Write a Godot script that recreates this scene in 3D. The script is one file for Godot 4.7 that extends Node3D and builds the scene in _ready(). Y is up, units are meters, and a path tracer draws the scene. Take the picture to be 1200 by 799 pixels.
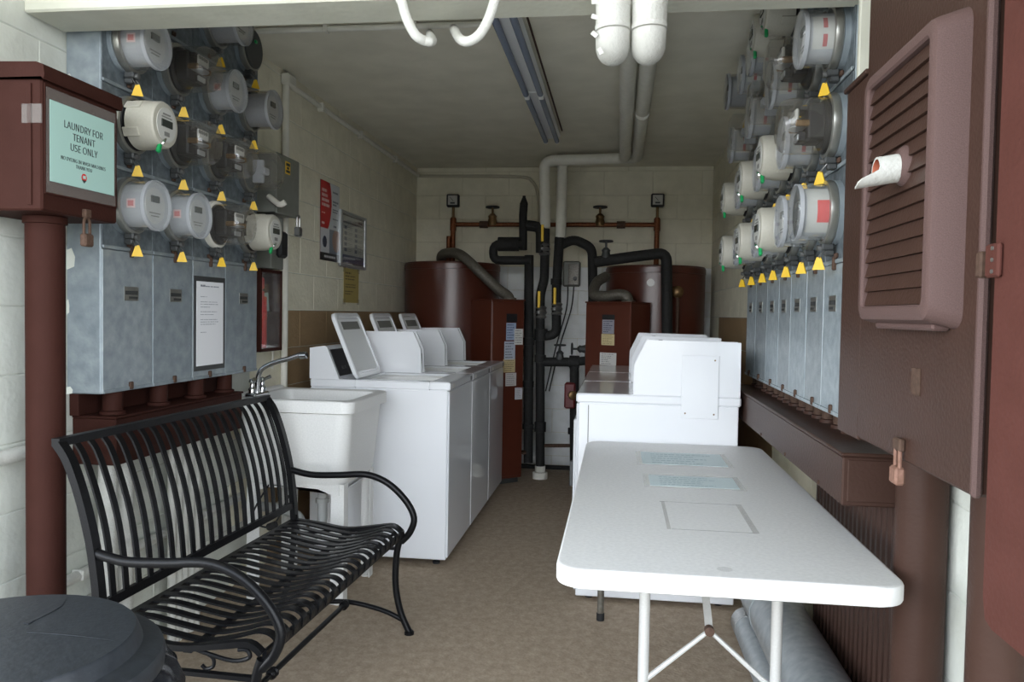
extends Node3D

# ---------------------------------------------------------------- mesh builder
class MB:
	var p := PackedVector3Array()
	var t := PackedVector2Array()
	func tri(a: Vector3, b: Vector3, c: Vector3) -> void:
		if (b - a).cross(c - a).length_squared() < 1e-18: return
		p.append(a); p.append(b); p.append(c)
		t.append(Vector2.ZERO); t.append(Vector2.ZERO); t.append(Vector2.ZERO)
	func quad(a: Vector3, b: Vector3, c: Vector3, d: Vector3) -> void:
		tri(a, b, c); tri(a, c, d)
	func quad_uv(a: Vector3, b: Vector3, c: Vector3, d: Vector3) -> void:   # bottom left, bottom right, top right, top left
		for q in [a, b, c, a, c, d]: p.append(q)
		for q in [Vector2(0, 1), Vector2(1, 1), Vector2(1, 0), Vector2(0, 1), Vector2(1, 0), Vector2(0, 0)]: t.append(q)
	func box(c: Vector3, s: Vector3, bev := 0.0, bas := Basis()) -> MB:
		var h := s * 0.5
		if bev <= 0.0:
			for ax in 3:
				for sg in [-1.0, 1.0]:
					var n := Vector3.ZERO; n[ax] = sg
					var u := Vector3.ZERO; u[(ax + 1) % 3] = 1.0
					var v := Vector3.ZERO; v[(ax + 2) % 3] = sg
					var o: Vector3 = c + bas * (n * h[ax])
					var uu: Vector3 = bas * (u * h[(ax + 1) % 3])
					var vv: Vector3 = bas * (v * h[(ax + 2) % 3])
					quad(o - uu - vv, o + uu - vv, o + uu + vv, o - uu + vv)
			return self
		bev = minf(bev, minf(h.x, minf(h.y, h.z)) * 0.98)
		var pt := func(ax: int, sx: float, sy: float, sz: float) -> Vector3:
			var q := Vector3(sx * h.x, sy * h.y, sz * h.z)
			var sg := Vector3(sx, sy, sz)
			for k in 3:
				if k != ax: q[k] -= sg[k] * bev
			return c + bas * q
		for ax in 3:
			var b1 := (ax + 1) % 3
			var b2 := (ax + 2) % 3
			for sg in [-1.0, 1.0]:
				var cs := []
				for e in [[-1.0, -1.0], [1.0, -1.0], [1.0, 1.0], [-1.0, 1.0]]:
					var q := Vector3.ZERO
					q[ax] = sg; q[b1] = e[0]; q[b2] = e[1] * sg
					cs.append(pt.call(ax, q.x, q.y, q.z))
				quad(cs[0], cs[1], cs[2], cs[3])
		for ax in 3:      # edges that run along ax
			var b1 := (ax + 1) % 3
			var b2 := (ax + 2) % 3
			for s1 in [-1.0, 1.0]:
				for s2 in [-1.0, 1.0]:
					var lo := Vector3.ZERO; lo[ax] = -1.0; lo[b1] = s1; lo[b2] = s2
					var hi := lo; hi[ax] = 1.0
					var a0: Vector3 = pt.call(b1, lo.x, lo.y, lo.z)
					var a1: Vector3 = pt.call(b1, hi.x, hi.y, hi.z)
					var c0: Vector3 = pt.call(b2, lo.x, lo.y, lo.z)
					var c1: Vector3 = pt.call(b2, hi.x, hi.y, hi.z)
					if s1 * s2 > 0: quad(a0, c0, c1, a1)
					else: quad(a0, a1, c1, c0)
		for sx in [-1.0, 1.0]:
			for sy in [-1.0, 1.0]:
				for sz in [-1.0, 1.0]:
					var a: Vector3 = pt.call(0, sx, sy, sz)
					var b: Vector3 = pt.call(1, sx, sy, sz)
					var d: Vector3 = pt.call(2, sx, sy, sz)
					if sx * sy * sz > 0: tri(a, b, d)
					else: tri(a, d, b)
		return self
	func span(x0: float, x1: float, y0: float, y1: float, z0: float, z1: float, bev := 0.0) -> MB:
		return box(Vector3((x0 + x1) / 2, (y0 + y1) / 2, (z0 + z1) / 2), Vector3(absf(x1 - x0), absf(y1 - y0), absf(z1 - z0)), bev)
	func loft(rings: Array, cap0 := true, cap1 := true) -> MB:
		var n: int = rings[0].size()
		for i in rings.size() - 1:
			for j in n:
				var k := (j + 1) % n
				quad(rings[i][j], rings[i][k], rings[i + 1][k], rings[i + 1][j])
		var last: Array = rings[rings.size() - 1]
		for j in range(1, n - 1):
			if cap0: tri(rings[0][0], rings[0][j + 1], rings[0][j])
			if cap1: tri(last[0], last[j], last[j + 1])
		return self
	func tube(pts: Array, r, n := 10, caps := true) -> MB:
		var rings := []
		var u := Vector3.ZERO
		for i in pts.size():
			var d: Vector3
			if i == 0: d = pts[1] - pts[0]
			elif i == pts.size() - 1: d = pts[i] - pts[i - 1]
			else: d = (pts[i] - pts[i - 1]).normalized() + (pts[i + 1] - pts[i]).normalized()
			d = d.normalized()
			if i == 0:
				u = d.cross(Vector3.UP) if absf(d.y) < 0.9 else d.cross(Vector3.RIGHT)
			u = (u - d * u.dot(d)).normalized()
			var v := d.cross(u)
			var rr: float = r[i] if r is Array else r
			var ring := []
			for j in n:
				var a := TAU * j / n
				ring.append(pts[i] + (u * cos(a) + v * sin(a)) * rr)
			rings.append(ring)
		return loft(rings, caps, caps)
	func strap(pts: Array, side: Vector3, w: float, th: float) -> MB:     # flat bar swept along pts; side is its width direction
		var rings := []
		for i in pts.size():
			var d: Vector3
			if i == 0: d = pts[1] - pts[0]
			elif i == pts.size() - 1: d = pts[i] - pts[i - 1]
			else: d = (pts[i] - pts[i - 1]).normalized() + (pts[i + 1] - pts[i]).normalized()
			d = d.normalized()
			var v := d.cross(side).normalized()
			var a := side * w * 0.5
			var b := v * th * 0.5
			rings.append([pts[i] - a - b, pts[i] + a - b, pts[i] + a + b, pts[i] - a + b])
		return loft(rings)
	func lathe(o: Vector3, axis: Vector3, prof: Array, n := 24) -> MB:
		axis = axis.normalized()
		var u := (axis.cross(Vector3.UP) if absf(axis.y) < 0.9 else axis.cross(Vector3.RIGHT)).normalized()
		var v := axis.cross(u)
		var rings := []
		for q in prof:
			var ring := []
			for j in n:
				var a := TAU * j / n
				ring.append(o + axis * q[1] + (u * cos(a) + v * sin(a)) * q[0])
			rings.append(ring)
		return loft(rings, prof[0][0] > 1e-5, prof[prof.size() - 1][0] > 1e-5)
	func prism(poly: Array, o: Vector3, u: Vector3, v: Vector3, w: Vector3) -> MB:   # poly counter-clockwise in u,v ; w along u x v
		var r0 := []
		var r1 := []
		for q in poly:
			r0.append(o + u * q[0] + v * q[1])
			r1.append(o + u * q[0] + v * q[1] + w)
		return loft([r0, r1])
	func rounded(x0: float, x1: float, z0: float, z1: float, r: float, y: float, inset := 0.0, n := 5) -> Array:   # ring round +Y
		var out := []
		var rr := maxf(r - inset, 0.001)
		var c := [[x1 - r, z0 + r, 0.0], [x0 + r, z0 + r, 90.0], [x0 + r, z1 - r, 180.0], [x1 - r, z1 - r, 270.0]]   # z0 < z1
		for q in c:
			for k in n + 1:
				var a := deg_to_rad(q[2] + 90.0 * k / n)
				out.append(Vector3(q[0] + cos(a) * rr, y, q[1] - sin(a) * rr))
		return out
	func build(crease := 38.0) -> ArrayMesh:
		var nt := p.size() / 3
		var fn := PackedVector3Array(); fn.resize(nt)
		var fu := PackedVector3Array(); fu.resize(nt)
		var near := {}
		for i in nt:
			var c := (p[i * 3 + 1] - p[i * 3]).cross(p[i * 3 + 2] - p[i * 3])
			fn[i] = c; fu[i] = c.normalized()
			for k in 3:
				var key := Vector3i((p[i * 3 + k] * 20000.0).round())
				if near.has(key): near[key].append(i)
				else: near[key] = PackedInt32Array([i])
		var lim := cos(deg_to_rad(crease))
		var ov := PackedVector3Array(); ov.resize(nt * 3)
		var on := PackedVector3Array(); on.resize(nt * 3)
		var ot := PackedVector2Array(); ot.resize(nt * 3)
		var order := [0, 2, 1]
		for i in nt:
			for k in 3:
				var q: Vector3 = p[i * 3 + order[k]]
				var s := Vector3.ZERO
				for m in near[Vector3i((q * 20000.0).round())]:
					if fu[m].dot(fu[i]) > lim: s += fn[m]
				ov[i * 3 + k] = q
				on[i * 3 + k] = s.normalized()
				ot[i * 3 + k] = t[i * 3 + order[k]]
		var arr := []; arr.resize(Mesh.ARRAY_MAX)
		arr[Mesh.ARRAY_VERTEX] = ov; arr[Mesh.ARRAY_NORMAL] = on; arr[Mesh.ARRAY_TEX_UV] = ot
		var me := ArrayMesh.new()
		me.add_surface_from_arrays(Mesh.PRIMITIVE_TRIANGLES, arr)
		return me

func mb() -> MB: return MB.new()

# ---------------------------------------------------------------- scene helpers
var taken := {}
func numbered(called: String) -> String:
	if not taken.has(called):
		taken[called] = 0
		return called
	taken[called] += 1
	return "%s_%03d" % [called, taken[called]]

func tag(o: Node3D, label: String, category: String, group := "") -> void:
	o.set_meta("label", label); o.set_meta("category", category)
	if group != "": o.set_meta("group", group)

func thing(called: String, label: String, category: String, at := Vector3.ZERO, group := "") -> Node3D:
	var o := Node3D.new(); o.name = numbered(called); add_child(o)
	o.position = at; tag(o, label, category, group)
	return o

func inst(me: Mesh, called: String, m: Material, parent: Node3D) -> MeshInstance3D:
	var o := MeshInstance3D.new(); o.mesh = me; o.name = called; o.material_override = m
	o.cast_shadow = GeometryInstance3D.SHADOW_CASTING_SETTING_ON
	parent.add_child(o, true)
	return o

func part(called: String, b: MB, m: Material, parent: Node3D, label := "", crease := 38.0) -> MeshInstance3D:
	var o := inst(b.build(crease), called, m, parent)
	if label != "": o.set_meta("label", label)
	return o

func solo(called: String, b: MB, m: Material, label: String, category: String, group := "") -> MeshInstance3D:
	var o := inst(b.build(), numbered(called), m, self)
	tag(o, label, category, group)
	return o

func struct(called: String, b: MB, m: Material, label: String, category: String) -> MeshInstance3D:
	var o := solo(called, b, m, label, category)
	o.set_meta("kind", "structure")
	return o

func dup(root: Node3D, base_name: String, at: Vector3, label: String) -> Node3D:
	var r: Node3D = root.duplicate(); r.name = numbered(base_name); add_child(r); r.position = at
	r.set_meta("label", label)
	return r

# ---------------------------------------------------------------- camera model (image taken as 1200 x 799)
const FOCAL := 937.7
const YAW := 0.1318
const PITCH := -0.0347
const ROLL := 0.0167
const EYE := Vector3(0, 1.304, 0)
var view := Basis()
func at_z(u: float, v: float, z: float) -> Vector3:
	var d := view * Vector3((u - 600.0) / FOCAL, -(v - 399.5) / FOCAL, -1.0)
	return EYE + d * (z / d.z)

# ---------------------------------------------------------------- textures and materials
func noise_tex(sd: int, freq: float, lo: Color, hi: Color, oct := 4, kind := FastNoiseLite.TYPE_SIMPLEX_SMOOTH, mid := -1.0, px := 512) -> NoiseTexture2D:
	var f := FastNoiseLite.new(); f.seed = sd; f.frequency = freq; f.noise_type = kind
	f.fractal_octaves = oct; f.fractal_type = FastNoiseLite.FRACTAL_FBM
	var t := NoiseTexture2D.new(); t.width = px; t.height = px; t.seamless = true; t.noise = f
	var g := Gradient.new()
	if mid < 0.0:
		g.offsets = PackedFloat32Array([0.0, 1.0]); g.colors = PackedColorArray([lo, hi])
	else:
		g.offsets = PackedFloat32Array([0.0, mid - 0.04, mid + 0.04, 1.0]); g.colors = PackedColorArray([lo, lo, hi, hi])
	t.color_ramp = g
	return t
func bump_tex(sd: int, freq: float, oct := 4, strength := 6.0) -> NoiseTexture2D:
	var f := FastNoiseLite.new(); f.seed = sd; f.frequency = freq; f.fractal_octaves = oct
	var t := NoiseTexture2D.new(); t.width = 512; t.height = 512; t.seamless = true; t.noise = f
	t.as_normal_map = true; t.bump_strength = strength
	return t
func mat(col: Color, rough := 0.6, metal := 0.0, tex: Texture2D = null, sc := 1.0, nrm: Texture2D = null, ns := 0.3) -> StandardMaterial3D:
	var m := StandardMaterial3D.new()
	m.albedo_color = col; m.roughness = rough; m.metallic = metal
	if tex or nrm:
		m.uv1_triplanar = true; m.uv1_world_triplanar = true; m.uv1_scale = Vector3.ONE * sc
	if tex: m.albedo_texture = tex
	if nrm: m.normal_enabled = true; m.normal_texture = nrm; m.normal_scale = ns
	return m
func print_mat(im: Image, rough := 0.6) -> StandardMaterial3D:
	var m := StandardMaterial3D.new(); m.roughness = rough
	im.generate_mipmaps()
	m.albedo_texture = ImageTexture.create_from_image(im)
	return m
func rgb(r: int, g: int, b: int) -> Color: return Color(r / 255.0, g / 255.0, b / 255.0)

var M := {}
func make_materials() -> void:
	var w := Color.WHITE
	var blotch := noise_tex(3, 0.012, Color(0.93, 0.93, 0.92), w)
	var fine := noise_tex(7, 0.09, Color(0.94, 0.94, 0.94), w)
	var scuff := noise_tex(11, 0.02, Color(0.84, 0.81, 0.77), w, 5, FastNoiseLite.TYPE_SIMPLEX_SMOOTH, 0.30)
	var galv := noise_tex(5, 0.025, Color(0.80, 0.82, 0.84), w, 5)
	var concrete := noise_tex(9, 0.03, Color(0.74, 0.71, 0.68), Color(1, 0.99, 0.97), 7, FastNoiseLite.TYPE_SIMPLEX_SMOOTH, -1.0, 1024)
	concrete.noise.fractal_gain = 0.85
	var dusty := noise_tex(13, 0.03, Color(0.72, 0.68, 0.62), w, 5)
	var rough_n := bump_tex(2, 0.06, 4, 5.0)
	var peel_n := bump_tex(4, 0.12, 2, 3.0)
	var conc_n := bump_tex(6, 0.25, 4, 5.0)
	M.wall_a = mat(rgb(216, 219, 211), 0.62, 0, blotch, 0.9, rough_n, 0.16)
	M.wall_b = mat(rgb(212, 215, 207), 0.62, 0, blotch, 1.1, rough_n, 0.16)
	M.joint = mat(rgb(207, 210, 201), 0.7, 0, fine, 2.0)
	M.cream_a = mat(rgb(236, 231, 211), 0.7, 0, blotch, 0.8, rough_n, 0.16)
	M.cream_b = mat(rgb(233, 228, 207), 0.7, 0, blotch, 1.0, rough_n, 0.16)
	M.cream_joint = mat(rgb(218, 213, 192), 0.75, 0, fine, 2.0)
	M.dado_a = mat(rgb(162, 136, 102), 0.6, 0, blotch, 0.9, rough_n, 0.16)
	M.dado_b = mat(rgb(159, 133, 100), 0.6, 0, blotch, 1.0, rough_n, 0.16)
	M.ceiling = mat(rgb(236, 232, 216), 0.75, 0, blotch, 0.5, rough_n, 0.05)
	M.beam = mat(rgb(212, 212, 198), 0.6, 0, blotch, 0.6, rough_n, 0.08)
	M.back_a = mat(rgb(240, 243, 243), 0.6, 0, blotch, 0.9, rough_n, 0.1)
	M.back_b = mat(rgb(237, 240, 240), 0.6, 0, blotch, 1.1, rough_n, 0.1)
	M.floor = mat(rgb(192, 176, 157), 0.85, 0, concrete, 0.55, conc_n, 0.12)
	M.pavement = mat(rgb(208, 204, 196), 0.9, 0, concrete, 0.5, conc_n, 0.5)
	M.brown = mat(rgb(58, 34, 29), 0.42, 0, blotch, 1.6, peel_n, 0.12)
	M.brown_b = mat(rgb(68, 49, 42), 0.38, 0, blotch, 1.3, peel_n, 0.12)
	M.brown_tex = mat(rgb(104, 84, 80), 0.5, 0, noise_tex(17, 0.2, Color(0.80, 0.78, 0.78), w, 2), 4.0, peel_n, 0.35)
	M.red_brown = mat(rgb(88, 54, 48), 0.5, 0, blotch, 1.2, peel_n, 0.15)
	for k in ["brown", "brown_b", "brown_tex", "red_brown"]: M[k].metallic_specular = 0.16; M[k].roughness = 0.6
	M.brown_b.metallic_specular = 0.26; M.brown_b.roughness = 0.42
	M.brown_tex.metallic_specular = 0.26
	M.tank = mat(rgb(80, 39, 28), 0.28, 0.0, blotch, 1.2, peel_n, 0.08)
	M.tank_box = mat(rgb(88, 42, 28), 0.4, 0.0, blotch, 1.6, peel_n, 0.08)
	M.galv = mat(rgb(170, 178, 181), 0.45, 0.35, galv, 1.3, peel_n, 0.1)
	M.galv_b = mat(rgb(158, 167, 171), 0.45, 0.35, galv, 1.1, peel_n, 0.1)
	M.galv_c = mat(rgb(178, 188, 192), 0.45, 0.35, galv, 1.5, peel_n, 0.1)
	M.galv_dirty = mat(rgb(132, 141, 146), 0.5, 0.35, noise_tex(41, 0.03, Color(0.66, 0.68, 0.70), w, 6), 1.6, peel_n, 0.1)
	M.duct = mat(rgb(184, 189, 190), 0.45, 0.4, galv, 1.8)
	M.foil = mat(rgb(190, 190, 188), 0.3, 0.8, galv, 3.0, rough_n, 0.9)
	M.ring = mat(rgb(168, 168, 162), 0.3, 0.8, fine, 3.0)
	M.ring_dark = mat(rgb(70, 72, 72), 0.5, 0.4)
	M.enamel = mat(rgb(224, 226, 229), 0.16, 0.0, null)
	M.enamel.clearcoat_enabled = true; M.enamel.clearcoat = 0.4; M.enamel.clearcoat_roughness = 0.08
	M.enamel_front = mat(rgb(224, 226, 229), 0.07, 0.0, null)
	M.plastic_white = mat(rgb(224, 224, 221), 0.4, 0, fine, 2.0)
	M.table = mat(rgb(232, 231, 229), 0.5, 0, fine, 1.4, rough_n, 0.04)
	M.leg_paint = mat(rgb(190, 189, 185), 0.5, 0.1, fine, 3.0)
	M.meter_white = mat(rgb(184, 181, 168), 0.5, 0, fine, 2.0)
	M.meter_grey = mat(rgb(174, 177, 181), 0.45, 0, fine, 2.0)
	M.meter_face = mat(rgb(190, 190, 184), 0.5)
	M.lcd = mat(rgb(52, 56, 52), 0.2)
	M.print_grey = mat(rgb(120, 120, 116), 0.6)
	M.glass = mat(Color(0.82, 0.84, 0.84, 0.16), 0.06)
	M.glass.transparency = BaseMaterial3D.TRANSPARENCY_ALPHA
	M.pane = mat(Color(0.85, 0.87, 0.87, 0.05), 0.05)
	M.pane.transparency = BaseMaterial3D.TRANSPARENCY_ALPHA
	M.glass_dusty = mat(Color(0.46, 0.44, 0.40, 0.17), 0.08)
	M.glass_dusty.transparency = BaseMaterial3D.TRANSPARENCY_ALPHA
	M.black = mat(rgb(30, 30, 32), 0.5)
	M.black_foam = mat(rgb(34, 35, 36), 0.75, 0, dusty, 2.0, rough_n, 0.6)
	M.bench = mat(rgb(15, 15, 17), 0.36, 0.0, fine, 3.0, peel_n, 0.15)
	M.bench.metallic_specular = 0.32
	M.rubber = mat(rgb(26, 26, 27), 0.8)
	M.bin = mat(rgb(43, 47, 52), 0.5, 0, noise_tex(31, 0.03, Color(0.66, 0.68, 0.70), w, 6), 2.2, rough_n, 0.08)
	M.plate_silver = mat(rgb(150, 150, 148), 0.5, 0.5, dusty, 5.0)
	M.bag = mat(rgb(28, 29, 33), 0.25)
	M.yellow = mat(rgb(226, 184, 30), 0.5)
	M.green = mat(rgb(24, 150, 84), 0.4)
	M.red = mat(rgb(204, 28, 20), 0.45)
	M.pink = mat(rgb(226, 196, 192), 0.6)
	M.pink_ink = mat(rgb(206, 120, 118), 0.6)
	M.chrome = mat(rgb(210, 212, 214), 0.1, 1.0)
	M.steel = mat(rgb(140, 140, 138), 0.35, 0.8, fine, 3.0)
	M.rust = mat(rgb(92, 70, 58), 0.8, 0.1, dusty, 4.0)
	M.rust_pale = mat(rgb(150, 114, 100), 0.7, 0.1, dusty, 4.0)
	M.brass = mat(rgb(140, 114, 80), 0.4, 0.7, dusty, 4.0)
	M.copper = mat(rgb(140, 84, 52), 0.45, 0.6, dusty, 3.0)
	M.pipe_white = mat(rgb(206, 206, 200), 0.5, 0, blotch, 3.0, rough_n, 0.5)
	M.pipe_cream = mat(rgb(230, 228, 218), 0.55, 0, blotch, 2.0)
	M.grey_box = mat(rgb(122, 124, 118), 0.45, 0.1, blotch, 2.0)
	M.grey_vent = mat(rgb(120, 118, 112), 0.55, 0.4, dusty, 3.0)
	M.grey_conduit = mat(rgb(196, 190, 170), 0.6, 0.1)
	M.tube_lamp = mat(rgb(128, 138, 158), 0.25)
	M.fixture = mat(rgb(232, 234, 234), 0.45)
	M.alu = mat(rgb(196, 200, 202), 0.3, 0.7)
	M.sign_paper = mat(rgb(166, 200, 192), 0.6)
	M.tape = mat(Color(0.66, 0.64, 0.62, 0.16), 0.5)
	M.tape.transparency = BaseMaterial3D.TRANSPARENCY_ALPHA
	M.tape_clear = mat(Color(0.92, 0.92, 0.90, 0.22), 0.4)
	M.tape_clear.transparency = BaseMaterial3D.TRANSPARENCY_ALPHA
	M.ink = mat(rgb(40, 44, 46), 0.6)
	M.pvc_drain = mat(rgb(170, 172, 170), 0.5)
	M.terracotta = mat(rgb(190, 112, 84), 0.7)

func page(wd: int, ht: int, bg: Color, ink: Color, sd: int, x0: float, x1: float, rows: Array) -> Image:   # rows: [y, height, fill share] of illegible printed lines
	var im := Image.create(wd, ht, false, Image.FORMAT_RGB8)
	im.fill(bg)
	var rng := RandomNumberGenerator.new(); rng.seed = sd
	for r in rows:
		var x := int(x0 * wd)
		var stop := int(lerpf(x0, x1, r[2]) * wd)
		while x < stop:
			var l := rng.randi_range(3, 9)
			im.fill_rect(Rect2i(x, int(r[0] * ht), mini(l, stop - x), maxi(1, int(r[1] * ht))), ink)
			x += l + rng.randi_range(1, 3)
	return im
func lines(y0: float, y1: float, n: int, h: float, sd: int) -> Array:
	var rng := RandomNumberGenerator.new(); rng.seed = sd
	var out := []
	for i in n: out.append([lerpf(y0, y1, float(i) / maxi(n - 1, 1)), h, rng.randf_range(0.55, 1.0)])
	return out

# a printed sheet: thin box with the print on its front; n is the way it faces, r its rightward direction as one reads it
func sheet(called: String, c: Vector3, r: Vector3, up: Vector3, w: float, h: float, m: Material, parent: Node3D, th := 0.0016) -> MeshInstance3D:
	var n := r.cross(up).normalized()
	var b := mb()
	var o := c + n * th
	b.quad_uv(o - r * w / 2 - up * h / 2, o + r * w / 2 - up * h / 2, o + r * w / 2 + up * h / 2, o - r * w / 2 + up * h / 2)
	var k := c
	var q := [k - r * w / 2 - up * h / 2, k + r * w / 2 - up * h / 2, k + r * w / 2 + up * h / 2, k - r * w / 2 + up * h / 2]
	for i in 4:
		b.quad(q[i], q[(i + 1) % 4], q[(i + 1) % 4] + n * th, q[i] + n * th)
	b.quad(q[3], q[2], q[1], q[0])
	return part(called, b, m, parent)

func lettering(text: String, c: Vector3, turn: float, height: float, m: Material, parent: Node3D) -> void:
	var f := SystemFont.new(); f.font_names = PackedStringArray(["Droid Sans"])
	var tm := TextMesh.new(); tm.text = text; tm.font = f; tm.font_size = 32; tm.depth = 0.0006
	tm.pixel_size = height / 23.0; tm.curve_step = 2.0
	var o := inst(tm, "lettering", m, parent)
	o.position = c; o.rotation.y = turn

# ---------------------------------------------------------------- main
const ADDED_EAVE := 0.6  # front edge of the added overhang, set by the light level
const WL := -1.769
const WR := 0.761
const BZ := -6.86
const CH := 2.556

func _ready() -> void:
	# camera
	view = Basis.from_euler(Vector3(PITCH, YAW, ROLL))
	var cam := Camera3D.new(); cam.name = "camera"
	cam.fov = rad_to_deg(2.0 * atan(399.5 / FOCAL)); cam.near = 0.05; cam.far = 200.0
	cam.transform = Transform3D(view, EYE)
	add_child(cam); cam.current = true
	# overcast sky, the only light: it enters through the open front
	var sky_m := ProceduralSkyMaterial.new()
	sky_m.sky_top_color = Color(0.55, 0.61, 0.68); sky_m.sky_horizon_color = Color(0.98, 0.99, 1.0); sky_m.sky_curve = 0.25
	sky_m.ground_horizon_color = Color(0.50, 0.49, 0.46); sky_m.ground_bottom_color = Color(0.42, 0.40, 0.37)
	sky_m.sun_angle_max = 0.0; sky_m.energy_multiplier = 1.0
	var sky := Sky.new(); sky.sky_material = sky_m
	var env := Environment.new()
	env.background_mode = Environment.BG_SKY; env.sky = sky
	env.ambient_light_source = Environment.AMBIENT_SOURCE_DISABLED
	env.reflected_light_source = Environment.REFLECTION_SOURCE_SKY
	env.tonemap_mode = Environment.TONE_MAPPER_LINEAR
	env.tonemap_exposure = 11.0
	env.sdfgi_enabled = true; env.ssao_enabled = true; env.ssil_enabled = true
	var we := WorldEnvironment.new(); we.name = "world_environment"; we.environment = env; add_child(we)

	make_materials()
	build_shell()
	build_left_bank()
	build_right_bank()
	build_left_box()
	build_right_cabinets()
	build_washers()
	build_dryers()
	build_table()
	build_bench()
	build_bin()
	build_sink()
	build_heaters()
	build_pipes()
	build_ceiling_things()
	build_left_wall_things()
	build_floor_ducts()

# ---------------------------------------------------------------- shell
var block_cache := {}
func block_mesh(w: float, h: float, th: float) -> Mesh:
	var k := "%.3f_%.3f" % [w, h]
	if not block_cache.has(k): block_cache[k] = mb().box(Vector3.ZERO, Vector3(w, h, th), 0.0025).build(20.0)
	return block_cache[k]

func blocks(parent: Node3D, a0: float, a1: float, y1: float, place: Callable, turn: float, pick: Callable) -> void:
	# running bond of 406 x 203 mm painted blocks between a0 and a1, joints 8 mm
	var g := 0.003
	var y := 0.0812 - 0.2032
	var row := 0
	while y < y1 - 0.02:
		var lo := maxf(y, 0.0)
		var hi := minf(y + 0.2032, y1)
		var a := a0 - (0.2032 if row % 2 else 0.0)
		while a < a1 - 0.01:
			var l := maxf(a, a0)
			var r := minf(a + 0.4064, a1)
			if r - l > 0.02:
				var o := inst(block_mesh(r - l - g, hi - lo - g, 0.03), "block", pick.call((l + r) / 2, (lo + hi) / 2, row), parent)
				o.position = place.call((l + r) / 2, (lo + hi) / 2)
				o.rotation.y = turn
			a += 0.4064
		y += 0.2032
		row += 1

func build_shell() -> void:
	struct("floor", mb().span(-1.97, 0.961, -0.12, 0.0, -7.06, -2.2), M.floor, "brown-grey stained concrete floor of the laundry room", "floor")
	struct("pavement", mb().span(-9, 9, -0.12, 0.0, -2.2, 12.0), M.pavement, "concrete pavement in front of the open laundry room", "pavement")
	struct("ceiling", mb().span(-1.97, 0.961, CH, 2.75, -7.06, -2.19), M.ceiling, "cream painted flat ceiling of the laundry room", "ceiling")
	struct("wall_front", mb().span(WL, WR, 2.172, 3.0, -2.367, -2.19, 0.006), M.beam, "cream painted header beam across the open front", "wall")
	var wl := struct("wall_left", mb().span(-1.969, WL - 0.003, 0, 3.0, -7.06, -1.85), M.joint, "white painted block wall behind the bench and washers", "wall")
	var wr := struct("wall_right", mb().span(WR + 0.003, 0.961, 0, 3.0, -7.06, -1.0), M.joint, "painted block wall behind the dryers and vented cabinet", "wall")
	var wb := struct("wall_back", mb().span(WL - 0.003, WR + 0.003, 0, CH, -7.06, BZ - 0.003), M.cream_joint, "cream painted block wall behind the water heaters", "wall")
	struct("added_roof", mb().span(-4.0, 3.0, 3.0, 3.15, -7.06, ADDED_EAVE, 0.01), M.beam, "cream painted flat slab added out of view to shade the open front", "added_roof")  # unseen overhang, added to hold back sky light from overhead
	var rng := RandomNumberGenerator.new(); rng.seed = 21
	blocks(wl, 1.85, 6.86, 3.0, func(a, y): return Vector3(WL - 0.015, y, -a), PI / 2,
		func(a, y, row): return (M.dado_a if rng.randf() < 0.5 else M.dado_b) if (a > 4.03 and y < 1.30) else ((M.wall_a if rng.randf() < 0.5 else M.wall_b) if a < 3.5 else (M.cream_a if rng.randf() < 0.5 else M.cream_b)))
	blocks(wr, 1.0, 6.86, 3.0, func(a, y): return Vector3(WR + 0.015, y, -a), PI / 2,
		func(a, y, row): return (M.dado_a if rng.randf() < 0.5 else M.dado_b) if (a > 4.2 and a < 6.3 and y < 1.30) else ((M.wall_a if rng.randf() < 0.5 else M.wall_b) if a < 2.4 else (M.cream_a if rng.randf() < 0.5 else M.cream_b)))
	blocks(wb, WL, WR, CH, func(a, y): return Vector3(a, y, BZ - 0.015), 0.0,
		func(a, y, row): return (M.back_a if rng.randf() < 0.5 else M.back_b) if y < 1.71 else (M.cream_a if rng.randf() < 0.5 else M.cream_b))
	struct("trim_1", mb().span(0.603, WR - 0.001, 1.03, 2.171, -2.215, -2.195, 0.003), M.beam, "white jamb strip beside the meter bank under the header", "trim")

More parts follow.
